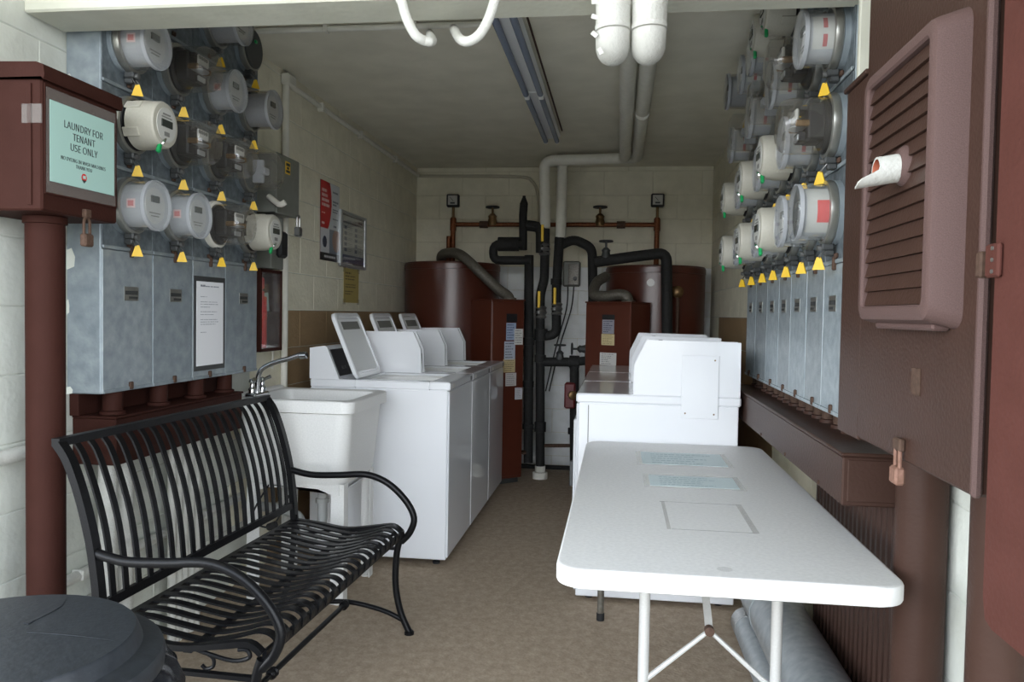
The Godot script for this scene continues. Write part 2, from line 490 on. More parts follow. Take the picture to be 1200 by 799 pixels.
# ---------------------------------------------------------------- electric meters
# built facing +z; near: the x side that faces the doorway
func meter(kind: String, near: float, tagged: bool, sd: int) -> Node3D:
	var rng := RandomNumberGenerator.new(); rng.seed = sd
	var o := Node3D.new()
	var z := Vector3(0, 0, 1)
	part("socket_collar", mb().lathe(Vector3.ZERO, z, [[0.0, 0], [0.094, 0], [0.094, 0.016], [0.080, 0.022], [0.0, 0.022]], 32), M.galv_b, o)
	part("mounting_ring", mb().lathe(Vector3.ZERO, z, [[0.083, 0.018], [0.093, 0.018], [0.096, 0.026], [0.093, 0.040], [0.083, 0.042], [0.083, 0.018]], 36), M.pipe_cream if kind == "cream_glass" else M.ring, o)
	var lb := part("lock_bracket", mb().box(Vector3(0, -0.100, 0.026), Vector3(0.034, 0.022, 0.034), 0.004).box(Vector3(0, -0.118, 0.02), Vector3(0.022, 0.020, 0.028), 0.004), M.ring_dark, o)
	part("screw", mb().lathe(Vector3(0, -0.104, 0.042), z, [[0, 0], [0.009, 0], [0.009, 0.012], [0, 0.014]], 10), M.steel, lb)
	if tagged:
		var sway := rng.randf_range(-0.012, 0.012)
		var ang := near * rng.randf_range(0.7, 1.1)
		var w := part("seal_wire", mb().tube([Vector3(-0.010, -0.112, 0.036), Vector3(-0.014 + sway, -0.128, 0.047), Vector3(sway, -0.138, 0.050), Vector3(0.014 + sway, -0.128, 0.047), Vector3(0.010, -0.112, 0.036)], 0.0014, 5), M.steel, o)
		part("seal_tag", mb().prism([[-0.018, -0.018], [0.018, -0.018], [0.006, 0.019], [-0.006, 0.019]], Vector3(sway, -0.150, 0.048), Vector3(1, 0, 0).rotated(Vector3.UP, ang), Vector3.UP, Vector3(0, 0, 0.005).rotated(Vector3.UP, ang)), M.yellow, w)
	if kind == "digital" or kind == "smoky" or kind == "red" or kind == "striped":
		var len := 0.112 if kind != "smoky" else 0.135
		var body := part("body", mb().lathe(Vector3.ZERO, z, [[0, 0.022], [0.070, 0.022], [0.070, len - 0.012], [0.066, len - 0.006], [0, len - 0.006]], 32), M.meter_grey, o)
		if kind == "digital":
			part("sticker", curved_label(near, 0.0712, 0.055, 0.085, 0.0, 0.030), M.pink, body)
			part("sticker_print", curved_label(near, 0.0718, 0.060, 0.080, 0.0, 0.018), M.pink_ink, body)
		if kind == "striped":
			part("sticker", curved_label(near, 0.0712, 0.035, 0.098, 0.0, 0.10), M.meter_face, body)
			for s in [-0.026, 0.026]: part("sticker_print", curved_label(near, 0.0718, 0.058, 0.070, s, 0.034), mat_red_dull(), body)
		if kind == "red":
			part("sticker", curved_label(near, 0.0712, 0.030, 0.100, 0.0, 0.15), M.meter_face, body)
			part("sticker_print", curved_label(near, 0.0718, 0.036, 0.072, -0.004, 0.066), M.red, body)
		var face := part("face", mb().lathe(Vector3.ZERO, z, [[0, len - 0.006], [0.060, len - 0.006], [0.060, len - 0.002], [0, len - 0.002]], 28), M.meter_face, o)
		part("display", mb().box(Vector3(0, 0.022, len), Vector3(0.046, 0.022, 0.006), 0.001), M.lcd, face)
		for q in [[-0.024, 0.060], [-0.034, 0.044]]: part("print_line", mb().box(Vector3(0, q[0], len - 0.001), Vector3(q[1], 0.003, 0.003)), M.print_grey, face)
		part("cover", mb().lathe(Vector3.ZERO, z, [[0.081, 0.036], [0.081, len + 0.006], [0.078, len + 0.014], [0.066, len + 0.016], [0.0, len + 0.016]], 36), M.glass if kind != "smoky" else M.glass_dusty, o)
		part("cover_rim", mb().lathe(Vector3.ZERO, z, [[0.0805, len - 0.002], [0.0835, len - 0.002], [0.0835, len + 0.010], [0.0805, len + 0.010], [0.0805, len - 0.002]], 36), M.meter_grey, o)
	elif kind == "white":
		part("base", mb().lathe(Vector3.ZERO, z, [[0, 0.022], [0.082, 0.022], [0.082, 0.046], [0, 0.046]], 32), M.black, o)
		var body := part("body", mb().lathe(Vector3.ZERO, z, [[0, 0.050], [0.074, 0.050], [0.080, 0.053], [0.080, 0.100], [0.077, 0.104], [0.077, 0.140], [0.072, 0.148], [0.058, 0.150], [0, 0.150]], 36), M.meter_white, o)
		for a in [0.5, 2.4, 3.6, 5.6]:
			part("rib", mb().box(Vector3(cos(a) * 0.081, sin(a) * 0.081, 0.072), Vector3(0.008, 0.03, 0.055), 0.002, Basis(Vector3(0, 0, 1), a)), M.meter_white, body)
		var face := part("face", mb().lathe(Vector3.ZERO, z, [[0, 0.150], [0.056, 0.150], [0.056, 0.152], [0, 0.152]], 28), M.meter_face, o)
		part("display", mb().box(Vector3(0, 0.004, 0.153), Vector3(0.062, 0.024, 0.006), 0.001), M.lcd, face)
		for q in [[0.034, 0.044, 0.005], [0.024, 0.060, 0.004], [-0.030, 0.03, 0.014]]: part("print_line", mb().box(Vector3(0, q[0], 0.1525), Vector3(q[1], q[2], 0.002)), M.print_grey, face)
		part("seal", mb().box(Vector3(near * 0.028, -0.078, 0.142), Vector3(0.016, 0.036, 0.012), 0.003, Basis(Vector3(0, 0, 1), near * 0.4)), M.green, o)
		part("seal_loop", mb().tube([Vector3(near * 0.022, -0.066, 0.15), Vector3(near * 0.02, -0.05, 0.160), Vector3(near * 0.028, -0.058, 0.158)], 0.004, 6), M.chrome, o)
	elif kind == "glass" or kind == "cream_glass":
		part("base", mb().lathe(Vector3.ZERO, z, [[0, 0.022], [0.079, 0.022], [0.079, 0.048], [0.070, 0.056], [0, 0.056]], 32), M.black, o)
		part("mechanism", mb().box(Vector3(0, 0.005, 0.075), Vector3(0.105, 0.105, 0.05), 0.006).box(Vector3(-0.02 * near, -0.03, 0.10), Vector3(0.06, 0.03, 0.04), 0.004).box(Vector3(0.0, 0.045, 0.095), Vector3(0.07, 0.014, 0.05), 0.003), M.black, o)
		part("disc", mb().lathe(Vector3(0, -0.008, 0.10), Vector3.UP, [[0, 0], [0.046, 0], [0.046, 0.003], [0, 0.003]], 28), M.alu, o)
		var reg := part("register", mb().box(Vector3(0, 0.028, 0.128), Vector3(0.070, 0.034, 0.010), 0.003), M.meter_face, o)
		for k in 4: part("dial", mb().lathe(Vector3(-0.032 + 0.016 * k, 0.034, 0.133), z, [[0, 0], [0.007, 0], [0.007, 0.002], [0, 0.002]], 10), M.print_grey, reg)
		part("plate", mb().box(Vector3(0, -0.036, 0.122), Vector3(0.050, 0.018, 0.006), 0.002), M.alu, o)
		part("frame_bar", mb().box(Vector3(near * 0.045, 0.0, 0.09), Vector3(0.010, 0.02, 0.09), 0.003).box(Vector3(-near * 0.045, 0.0, 0.09), Vector3(0.010, 0.02, 0.09), 0.003), M.brass, o)
		part("cover", mb().lathe(Vector3.ZERO, z, [[0.082, 0.036], [0.081, 0.135], [0.079, 0.155], [0.070, 0.170], [0.055, 0.176], [0.0, 0.178]], 36), M.glass_dusty, o, "dusty clear glass dome")
	elif kind == "clear":
		part("register", mb().box(Vector3(0, 0.0, 0.07), Vector3(0.02, 0.10, 0.05), 0.004).box(Vector3(0, 0, 0.10), Vector3(0.05, 0.03, 0.02), 0.004), M.meter_grey, o)
		part("cover", mb().lathe(Vector3.ZERO, z, [[0.082, 0.036], [0.081, 0.135], [0.078, 0.150], [0.064, 0.160], [0.0, 0.164]], 36), M.glass_dusty, o, "dusty clear glass dome")
	else:
		part("cover_plate", mb().lathe(Vector3.ZERO, z, [[0, 0.02], [0.083, 0.02], [0.083, 0.046], [0.078, 0.050], [0, 0.050]], 32), M.ring_dark, o)
		part("seal", mb().box(Vector3(0.0, 0.03, 0.055), Vector3(0.02, 0.014, 0.010), 0.003), M.green, o)
	return o
var red_dull: StandardMaterial3D
func mat_red_dull() -> StandardMaterial3D:
	if not red_dull: red_dull = mat(rgb(168, 58, 58), 0.6)
	return red_dull
func curved_label(near: float, r: float, z0: float, z1: float, mid: float, high: float) -> MB:   # strip bent round a cylinder on the side near, mid and high along the arc
	var b := mb()
	var n := 6
	for i in n:
		var a0 := (mid - high / 2 + high * i / n) / r
		var a1 := (mid - high / 2 + high * (i + 1) / n) / r
		var f := func(a: float, rr: float, zz: float) -> Vector3: return Vector3(near * cos(a) * rr, sin(a) * rr, zz)
		var q := [f.call(a0, r, z0), f.call(a1, r, z0), f.call(a1, r, z1), f.call(a0, r, z1)]
		if near > 0: b.quad(q[0], q[1], q[2], q[3])
		else: b.quad(q[3], q[2], q[1], q[0])
		var i0: Vector3 = f.call(a0, r - 0.0006, z0); var i1: Vector3 = f.call(a1, r - 0.0006, z0)
		var i2: Vector3 = f.call(a1, r - 0.0006, z1); var i3: Vector3 = f.call(a0, r - 0.0006, z1)
		if near > 0: b.quad(i3, i2, i1, i0)
		else: b.quad(i0, i1, i2, i3)
	return b

const ORD := ["first", "second", "third", "fourth", "fifth", "sixth", "seventh"]
const MLOOK := {"digital": "clear-covered grey digital meter with pink sticker", "smoky": "smoky-covered digital meter", "white": "off-white digital meter with green seal",
	"glass": "glass-domed mechanical meter", "cream_glass": "glass-domed meter with cream ring", "clear": "clear-domed meter", "blank": "round blank socket cover",
	"red": "clear-covered meter with bright red label", "striped": "clear-covered meter with red-striped label"}
var meter_protos := {}
func place_meter(kind: String, col: int, row: int, at: Vector3, turn: float, near: float, bank: String, tagged: bool, group: String) -> void:
	var key := "%s_%s_%s" % [kind, near, tagged]
	var o: Node3D
	if meter_protos.has(key): o = meter_protos[key].duplicate()
	else:
		o = meter(kind, near, tagged, 3 + meter_protos.size())
		meter_protos[key] = o
	var called := "socket_cover" if kind == "blank" else "electric_meter"
	o.name = numbered(called)
	add_child(o)
	o.position = at; o.rotation.y = turn
	tag(o, "%s, %s row up, %s column from doorway, %s" % [MLOOK[kind], ORD[row], ORD[col], bank], "socket cover" if kind == "blank" else "electric meter", group)

# one column of a meter bank; f: x of its face, s: the way it faces (+1 or -1)
func column_cabinet(f: float, s: float, wall: float, z0: float, z1: float, rows: Array, mats: Array, label: String, group: String, plate: bool) -> Node3D:
	var o := thing("meter_cabinet", label, "meter cabinet", Vector3.ZERO, group)
	var lo := minf(z0, z1); var hi := maxf(z0, z1)
	part("body", mb().span(wall - s * -0.001, f - s * 0.004, 1.02, 2.50, lo + 0.0015, hi - 0.0015, 0.004), mats[0], o)
	var d := part("door", mb().span(f - s * 0.004, f + s * 0.002, 1.022, rows[0] - 0.004, lo + 0.003, hi - 0.003, 0.002), mats[1], o)
	part("bottom_lip", mb().span(f + s * 0.002, f + s * 0.006, 1.022, 1.034, lo + 0.004, hi - 0.004, 0.001), mats[0], d)
	if plate:
		var zc := (lo + hi) / 2 - 0.01
		part("nameplate", mb().span(f + s * 0.002, f + s * 0.0032, 1.325, 1.372, zc - 0.045, zc + 0.035), M.ring, d)
		part("nameplate_print", mb().span(f + s * 0.0032, f + s * 0.0038, 1.345, 1.358, zc - 0.040, zc + 0.030).span(f + s * 0.0032, f + s * 0.0038, 1.331, 1.339, zc - 0.040, zc + 0.010), M.ring_dark, d)
	part("latch", mb().span(f, f + s * 0.012, rows[0] - 0.022, rows[0] + 0.018, lo + 0.12, lo + 0.136, 0.003), M.rust, o)
	part("latch", mb().span(f, f + s * 0.010, 1.024, 1.050, lo + 0.12, lo + 0.140, 0.003), M.rust, o)
	for k in rows.size():
		var y1: float = rows[k + 1] if k + 1 < rows.size() else 2.50
		part("socket_panel", mb().span(f - s * 0.004, f, rows[k] + 0.002, y1 - 0.002, lo + 0.002, hi - 0.002, 0.0015), M.galv_dirty, o)
		part("flange", mb().span(f, f + s * 0.006, rows[k] - 0.002, rows[k] + 0.010, lo + 0.002, hi - 0.002, 0.002), mats[0], o)
		part("latch", mb().span(f, f + s * 0.010, rows[k] + 0.012, rows[k] + 0.028, lo + 0.13, lo + 0.15, 0.003), M.rust, o)
	return o

func build_left_bank() -> void:
	var f := -1.644
	var zs := [-2.372, -2.652, -2.922, -3.182, -3.483]
	var rows := [1.493, 1.758, 2.023, 2.288]
	var where := ["first column from doorway", "second column from doorway", "third column, with typed letter taped on", "fourth column, beside extinguisher cabinet"]
	for k in 4:
		column_cabinet(f, 1.0, WL, zs[k], zs[k + 1], rows, [M.galv_b, M.galv if k % 2 == 0 else M.galv_b], "grey galvanized meter cabinet, %s, laundry sign side" % where[k], "galvanized cabinets of the bank beside the laundry sign", k != 2)
	var first: Node3D = get_node("meter_cabinet")
	for q in [[-1.752, 1.455, 0.030, 0.070], [-1.757, 1.03, 0.022, 0.026], [-1.756, 2.03, 0.020, 0.030], [-1.762, 1.30, 0.010, 0.050]]:
		part("paint_patch", mb().prism([[-0.5 * q[2], -0.5 * q[3]], [0.4 * q[2], -0.35 * q[3]], [0.5 * q[2], 0.1 * q[3]], [0.1 * q[2], 0.5 * q[3]], [-0.5 * q[2], 0.4 * q[3]]], Vector3(q[0], q[1], -2.3737), Vector3(1, 0, 0), Vector3.UP, Vector3(0, 0, 0.0008)), M.wall_a, first)
	# letter taped to the third door
	var im := page(110, 180, rgb(232, 233, 236), rgb(120, 124, 134), 5, 0.14, 0.84, [[0.04, 0.012, 0.25], [0.055, 0.012, 0.35], [0.05, 0.014, 0.98], [0.18, 0.01, 0.35], [0.24, 0.01, 0.9], [0.27, 0.01, 0.95], [0.30, 0.01, 0.5], [0.36, 0.01, 0.9], [0.39, 0.01, 0.7], [0.45, 0.01, 0.9], [0.48, 0.01, 0.95], [0.51, 0.01, 0.8], [0.6, 0.01, 0.3]])
	var lt := thing("letter", "white typed letter in dark border taped to galvanized door", "letter")
	part("backing", mb().span(f + 0.003, f + 0.0042, 1.055, 1.43, -3.176, -2.93), M.ring_dark, lt)
	sheet("paper", Vector3(f + 0.0044, 1.242, -3.052), Vector3(0, 0, -1), Vector3.UP, 0.212, 0.335, print_mat(im), lt)
	var kinds := [["digital", "digital", "cream_glass", "white"], ["white", "glass", "glass", "clear"], ["digital", "glass", "digital", "smoky"], ["", "", "smoky", "blank"]]
	for r in 4:
		for c in 4:
			if kinds[r][c] == "": continue
			var zc: float = [-2.49, -2.765, -3.05, -3.345][c]
			place_meter(kinds[r][c], c, r, Vector3(f, 1.640 + 0.265 * r, zc), PI / 2, -1.0, "sign-side bank", true, "electric meters of the bank beside the laundry sign")
	# trough under the bank
	var tr := thing("wiring_trough", "brown painted wiring trough under galvanized bank, behind the black bench", "wiring trough")
	part("body", mb().span(WL + 0.001, -1.613, 0.785, 0.938, -3.28, -2.40, 0.003), M.brown, tr)
	part("lid", mb().span(WL + 0.001, -1.607, 0.938, 0.946, -3.284, -2.396, 0.003), M.brown, tr)
	part("backboard", mb().span(WL + 0.001, -1.735, 0.946, 1.02, -3.40, -2.385, 0.002), M.brown, tr)
	for z in [-2.47, -2.74, -3.0, -3.235]:
		var st := thing("conduit_stub", "short brown conduit under %s galvanized column from doorway, behind the bench" % ORD[[-2.47, -2.74, -3.0, -3.235].find(z)], "conduit", Vector3(-1.672, 0.946, z), "brown conduit stubs under the bank beside the laundry sign")
		part("pipe", mb().lathe(Vector3.ZERO, Vector3.UP, [[0.032, 0.0], [0.032, 0.074]], 20), M.brown, st)
		part("collar", mb().lathe(Vector3.ZERO, Vector3.UP, [[0.041, 0.0], [0.041, 0.010], [0.033, 0.013]], 16), M.brown, st)
	# white conduits from the trough to the floor
	var i := 0
	for z in [-2.47, -2.56, -2.86, -2.905, -2.95, -2.995, -3.04]:
		var wcn := thing("floor_conduit", ("thick" if i < 2 else "thin") + " white painted conduit from brown trough to floor behind the bench", "conduit", Vector3(-1.69, 0, z), "white conduits below the trough behind the bench")
		part("pipe", mb().lathe(Vector3.ZERO, Vector3.UP, [[0.030 if i < 2 else 0.016, 0.0], [0.030 if i < 2 else 0.016, 0.785]], 18), M.pipe_white, wcn)
		part("strap", mb().span(-0.079, 0.0, 0.3, 0.325, -0.036 if i < 2 else -0.02, 0.036 if i < 2 else 0.02, 0.003), M.pipe_white, wcn)
		i += 1
	var h1 := thing("wall_pipe", "white painted pipe run along block wall low behind bench", "pipe")
	part("pipe", mb().tube([Vector3(-1.748, 0.42, -3.55), Vector3(-1.748, 0.415, -2.30)], 0.019, 14), M.pipe_white, h1)
	for z in [-2.4, -3.2]: part("clip", mb().span(WL + 0.001, -1.726, 0.400, 0.436, z - 0.008, z + 0.008, 0.004), M.pipe_white, h1)
	var h2 := thing("wall_pipe", "white painted pipe on block wall ending at brown post", "pipe")
	part("pipe", mb().tube([Vector3(-1.744, 0.865, -1.86), Vector3(-1.744, 0.865, -2.16)], 0.022, 14), M.pipe_white, h2)
	part("clip", mb().span(WL + 0.001, -1.719, 0.838, 0.892, -1.95, -1.92, 0.004), M.pipe_white, h2)

func build_right_bank() -> void:
	var f := 0.631
	var zs := [-2.345, -2.59, -2.815, -3.065, -3.285, -3.54, -3.82, -4.08]
	var rows := [1.468, 1.745, 1.995, 2.245]
	for k in 7:
		var beside: String = ["beside the white jamb", "second from jamb", "third from jamb", "fourth from jamb", "fifth from jamb", "sixth from jamb", "last, by the brown dado"][k]
		column_cabinet(f, -1.0, WR, zs[k], zs[k + 1], rows, [M.galv_c, M.galv_c if k % 2 == 0 else M.galv], "pale galvanized meter cabinet over table-side trough, %s" % beside, "galvanized cabinets of the bank over the dryers", true)
	var kinds := [["red", "digital", "white", "digital", "white", "digital", "white"], ["glass", "striped", "white", "striped", "white", "striped", "white"],
		["striped", "glass", "striped", "clear", "striped", "clear", "striped"], ["", "", "white", "white", "striped", "striped", "smoky"]]
	var zc := [-2.47, -2.70, -2.94, -3.175, -3.41, -3.68, -3.95]
	for r in 4:
		for c in 7:
			if kinds[r][c] == "": continue
			place_meter(kinds[r][c], c, r, Vector3(f, 1.615 + 0.253 * r, zc[c]), -PI / 2, 1.0, "jamb-side bank", true, "electric meters of the bank over the dryers")
	var tr := thing("wiring_trough", "long brown painted wiring trough on wall above the folding table edge", "wiring trough")
	part("body", mb().span(0.56, WR - 0.001, 0.838, 0.962, -4.06, -2.07, 0.004), M.brown_b, tr)
	part("lid", mb().span(0.556, WR - 0.001, 0.962, 0.972, -4.06, -2.066, 0.003), M.brown_b, tr)
	part("end_cap", mb().span(0.572, 0.75, 0.85, 0.955, -2.07, -2.066, 0.002), M.brown_b, tr)
	for z in [-2.3, -2.75, -3.2]:
		part("screw", mb().lathe(Vector3(0.56, 0.85, z), Vector3(-1, 0, 0), [[0, -0.002], [0.006, -0.002], [0.006, 0.003], [0, 0.004]], 8), M.rust, tr)
	var n := 0
	for k in 7:
		for j in 2:
			var st := thing("conduit_stub", "short brown conduit under %s pale galvanized column from the jamb, one of two" % ORD[k], "conduit", Vector3(0.672, 0.972, zs[k] - 0.07 - 0.11 * j), "brown conduit stubs under the bank over the dryers")
			part("pipe", mb().lathe(Vector3.ZERO, Vector3.UP, [[0.020, 0.0], [0.020, 0.048]], 14), M.rust, st)
			part("collar", mb().lathe(Vector3.ZERO, Vector3.UP, [[0.027, 0.0], [0.027, 0.010], [0.021, 0.013]], 12), M.brown_b, st)
	# brown ribbed siding panel below the trough
	var sd := thing("ribbed_panel", "dark brown ribbed siding panel on wall under the trough", "panel")
	part("sheet", mb().span(0.738, WR - 0.0005, 0.0, 0.836, -3.02, -2.03), M.brown_b, sd)
	var z := -2.05
	var rib := mb().prism([[-0.016, 0.0], [0.016, 0.0], [0.009, 0.018], [-0.009, 0.018]], Vector3.ZERO, Vector3(0, 0, 1), Vector3(-1, 0, 0), Vector3(0, 0.82, 0)).build()
	while z > -3.01:
		var o := inst(rib, "rib", M.brown_b, sd)
		o.position = Vector3(0.738, 0.008, z)
		z -= 0.044

# ---------------------------------------------------------------- brown boxes and posts by the opening
func padlock(at: Vector3, side: Vector3, label: String, m: Material, s := 1.0) -> void:
	var o := thing("padlock", label, "padlock", at)
	var n := side.cross(Vector3.UP)
	var bas := Basis(side, Vector3.UP, n)
	part("lock_body", mb().box(Vector3(0, -0.052 * s, 0), Vector3(0.034, 0.032, 0.018) * s, 0.004 * s, bas), m, o)
	var pts := []
	for k in 9:
		var a := PI * k / 8.0
		pts.append(side * cos(a) * 0.011 * s + Vector3(0, (sin(a) * 0.011 - 0.008) * s, 0))
	pts.insert(0, side * 0.011 * s + Vector3(0, -0.040 * s, 0))
	pts.append(side * -0.011 * s + Vector3(0, -0.040 * s, 0))
	part("shackle", mb().tube(pts, 0.0036 * s, 8), m, o)

func brown_post(x: float, z: float, r: float, y1: float, m: Material, label: String) -> void:
	var o := thing("conduit_post", label, "post", Vector3(x, 0, z))
	part("pipe", mb().lathe(Vector3.ZERO, Vector3.UP, [[r, 0.0], [r, y1]], 32), m, o)
	part("collar", mb().lathe(Vector3.ZERO, Vector3.UP, [[r, y1 - 0.022], [r * 1.12, y1 - 0.020], [r * 1.12, y1 - 0.001], [r, y1 - 0.0005]], 32), m, o)
	part("foot_ring", mb().lathe(Vector3.ZERO, Vector3.UP, [[r * 1.15, 0.0], [r * 1.15, 0.012], [r, 0.016]], 32), m, o)

func build_left_box() -> void:
	var o := thing("sign_box", "brown metal box with green laundry sign, on wall above brown post", "utility box")
	var x := -1.52
	part("body", mb().span(WL + 0.001, x, 1.556, 1.905, -2.268, -1.947, 0.005), M.brown, o)
	part("lid", mb().prism([[WL + 0.001, 1.905], [x + 0.004, 1.905], [x + 0.010, 1.898], [x + 0.014, 1.910], [x + 0.010, 1.937], [x - 0.01, 1.944], [WL + 0.001, 1.95]], Vector3(0, 0, -2.276), Vector3(1, 0, 0), Vector3(0, 1, 0), Vector3(0, 0, 0.336)), M.brown, o)
	part("front_rim", mb().span(x, x + 0.004, 1.60, 1.894, -2.262, -1.953, 0.002), M.brown, o)
	part("edge_trim", mb().span(x - 0.040, x - 0.028, 1.57, 1.890, -1.947, -1.943, 0.001), M.brown, o)
	part("tape_strip", mb().span(x - 0.055, x + 0.002, 1.785, 1.835, -1.9462, -1.9425), M.tape, o)
	part("hasp", mb().span(x, x + 0.014, 1.556, 1.58, -2.13, -2.105, 0.002), M.rust, o)
	# sign sheet
	var s := thing("laundry_sign", "pale green sign LAUNDRY FOR TENANT USE ONLY taped to brown box", "sign")
	var sx := x + 0.0045
	part("tape", mb().span(sx, sx + 0.0008, 1.606, 1.884, -2.252, -1.958), M.tape, s)
	var zc := -2.107
	part("sheet", mb().span(sx + 0.0008, sx + 0.002, 1.637, 1.853, zc - 0.137, zc + 0.137), M.sign_paper, s)
	var lx := sx + 0.0024
	lettering("LAUNDRY FOR", Vector3(lx, 1.801, zc), PI / 2, 0.0188, M.ink, s)
	lettering("TENANT", Vector3(lx, 1.772, zc), PI / 2, 0.0188, M.ink, s)
	lettering("USE ONLY", Vector3(lx, 1.743, zc), PI / 2, 0.0188, M.ink, s)
	lettering("NO DYEING IN WASH MACHINES", Vector3(lx, 1.708, zc), PI / 2, 0.0094, M.ink, s)
	lettering("THANK YOU", Vector3(lx, 1.693, zc), PI / 2, 0.0094, M.ink, s)
	part("logo_ring", mb().lathe(Vector3(lx, 1.668, zc), Vector3(1, 0, 0), [[0.0, -0.0004], [0.011, -0.0004], [0.011, 0.0003], [0.0, 0.0003]], 20), M.red, s)
	part("logo_centre", mb().box(Vector3(lx + 0.0006, 1.669, zc), Vector3(0.0006, 0.009, 0.012)), M.sign_paper, s)
	part("logo_base", mb().prism([[-0.010, 0.0], [0.0, -0.009], [0.010, 0.0]], Vector3(lx + 0.0004, 1.661, zc), Vector3(0, 0, 1), Vector3(0, 1, 0), Vector3(-0.0007, 0, 0)), M.ink, s)
	padlock(Vector3(x + 0.007, 1.552, -2.118), Vector3(0, 0, 1), "rusty padlock hanging under the brown sign box", M.rust, 1.15)
	brown_post(-1.62, -2.088, 0.051, 1.555, M.brown, "round brown post under the laundry sign box")

func build_right_cabinets() -> void:
	var o := thing("vented_cabinet", "tall brown metal cabinet with louvered hood and white pipe stub", "cabinet")
	part("body", mb().span(0.55, WR - 0.001, 1.03, 2.9, -1.93, -1.315, 0.006), M.brown_b, o)
	part("side_wing", mb().span(0.552, WR - 0.001, 1.025, 1.862, -2.098, -1.93, 0.003), M.brown_b, o)
	part("wing_lid", mb().span(0.545, WR - 0.001, 1.862, 1.874, -2.106, -1.93, 0.002), M.brown_b, o)
	part("corner_bead", mb().span(0.546, 0.562, 1.03, 2.9, -1.322, -1.306, 0.005), M.brown_tex, o)
	# hood: a shallow raised frame, open face with slats
	var hb := mb()
	var hr := []
	for q in [[0.55, -0.010, 0.030], [0.512, 0.0, 0.030], [0.502, 0.004, 0.028], [0.498, 0.012, 0.024], [0.498, 0.026, 0.016], [0.502, 0.030, 0.014], [0.535, 0.032, 0.012]]:
		var ring := []
		for e in hb.rounded(-1.775 + q[1], -1.385 - q[1], 1.300 + q[1], 1.803 - q[1], q[2], 0.0): ring.append(Vector3(q[0], e.z, e.x))
		ring.reverse()
		hr.append(ring)
	hb.loft(hr, false, false)
	var hood := part("hood", hb, M.brown_tex, o)
	part("hood_back", mb().span(0.530, 0.549, 1.31, 1.79, -1.76, -1.40), M.brown_b, hood)
	part("drip_lip", mb().span(0.52, 0.55, 1.286, 1.300, -1.72, -1.42, 0.004), M.brown_tex, hood)
	var sl := mb().prism([[0.0, 0.0], [0.022, 0.0], [0.022, 0.0285], [0.007, 0.0285]], Vector3.ZERO, Vector3(1, 0, 0), Vector3.UP, Vector3(0, 0, 0.332)).build()
	for k in 15:
		var q := inst(sl, "louver", M.brown_b, o)
		q.position = Vector3(0.504, 1.331 + 0.0294 * k, -1.746)
	part("scar", mb().span(0.5485, 0.5495, 1.165, 1.215, -1.59, -1.545), M.rust, o)
	part("hinge", mb().span(0.542, 0.556, 1.37, 1.41, -1.318, -1.300, 0.003), M.rust, o)
	part("hasp", mb().span(0.538, 0.55, 1.05, 1.075, -1.65, -1.61, 0.003), M.rust, o)
	# pipe stub: cut aslant, the lower lip longer
	var pv := thing("pipe_stub", "white plastic pipe stub cut aslant, poking out of brown louvers", "pipe")
	var c := Vector3(0.520, 1.583, -1.545)
	var r := 0.026
	var rings_o := []; var rings_i := []
	for k in 2:
		var ro := []; var ri := []
		for j in 24:
			var a := TAU * j / 24.0
			var d := Vector3(0, cos(a), sin(a))
			var x := 0.0 if k == 0 else -0.060 - 0.036 * smoothstep(0.25, 0.95, -cos(a + 0.35))
			ro.append(c + Vector3(x, x * 0.16, 0) + d * r); ri.append(c + Vector3(x, x * 0.16, 0) + d * (r - 0.004))
		rings_o.append(ro); rings_i.append(ri)
	var b := mb()
	for j in 24:
		var k := (j + 1) % 24
		b.quad(rings_o[0][k], rings_o[0][j], rings_o[1][j], rings_o[1][k])
		b.quad(rings_o[1][k], rings_o[1][j], rings_i[1][j], rings_i[1][k])
	part("pipe", b, M.pipe_white, pv)
	var bi := mb()
	for j in 24:
		var k := (j + 1) % 24
		bi.quad(rings_i[1][k], rings_i[1][j], rings_i[0][j], rings_i[0][k])
	part("bore", bi, M.terracotta, pv, "reddish inside of the pipe")
	part("sealant", mb().lathe(c + Vector3(-0.006, 0, 0), Vector3(-1, 0, 0), [[0.0, 0.0], [0.038, 0.0], [0.036, 0.010], [0.028, 0.018], [0.0, 0.018]], 18), M.brown_tex, pv)
	padlock(Vector3(0.542, 1.060, -1.628), Vector3(0, 0, 1), "rusty padlock on the bottom edge of brown vented cabinet", M.rust_pale, 1.1)
	# red-brown door panel nearer the street
	var d := thing("enclosure_door", "plain red-brown metal enclosure beside the vented cabinet", "utility box")
	var poly := [[-1.20, 0.915], [-1.192, 0.885], [-1.17, 0.878], [-1.0, 0.878], [-1.0, 2.9], [-1.20, 2.9]]
	part("panel", mb().prism(poly, Vector3(0.545, 0, 0), Vector3(0, 0, 1), Vector3.UP, Vector3(-0.025, 0, 0)), M.red_brown, d)
	part("body", mb().span(0.545, WR - 0.001, 0.90, 2.88, -1.18, -1.02, 0.004), M.red_brown, d)
	part("hinge", mb().span(0.512, 0.52, 1.365, 1.412, -1.215, -1.175, 0.003), M.red_brown, d)
	for q in [0.0, 0.016, 0.032]: part("hinge_screw", mb().lathe(Vector3(0.512, 1.373 + q, -1.19), Vector3(-1, 0, 0), [[0, 0], [0.003, 0], [0.003, 0.002], [0, 0.002]], 8), M.ring, d)
	brown_post(0.70, -1.935, 0.056, 1.03, M.brown_b, "round brown post under the vented cabinet, touching the ribbed panel")
	brown_post(0.692, -1.535, 0.05, 1.03, M.brown_b, "round brown post under the vented cabinet by the red-brown enclosure")

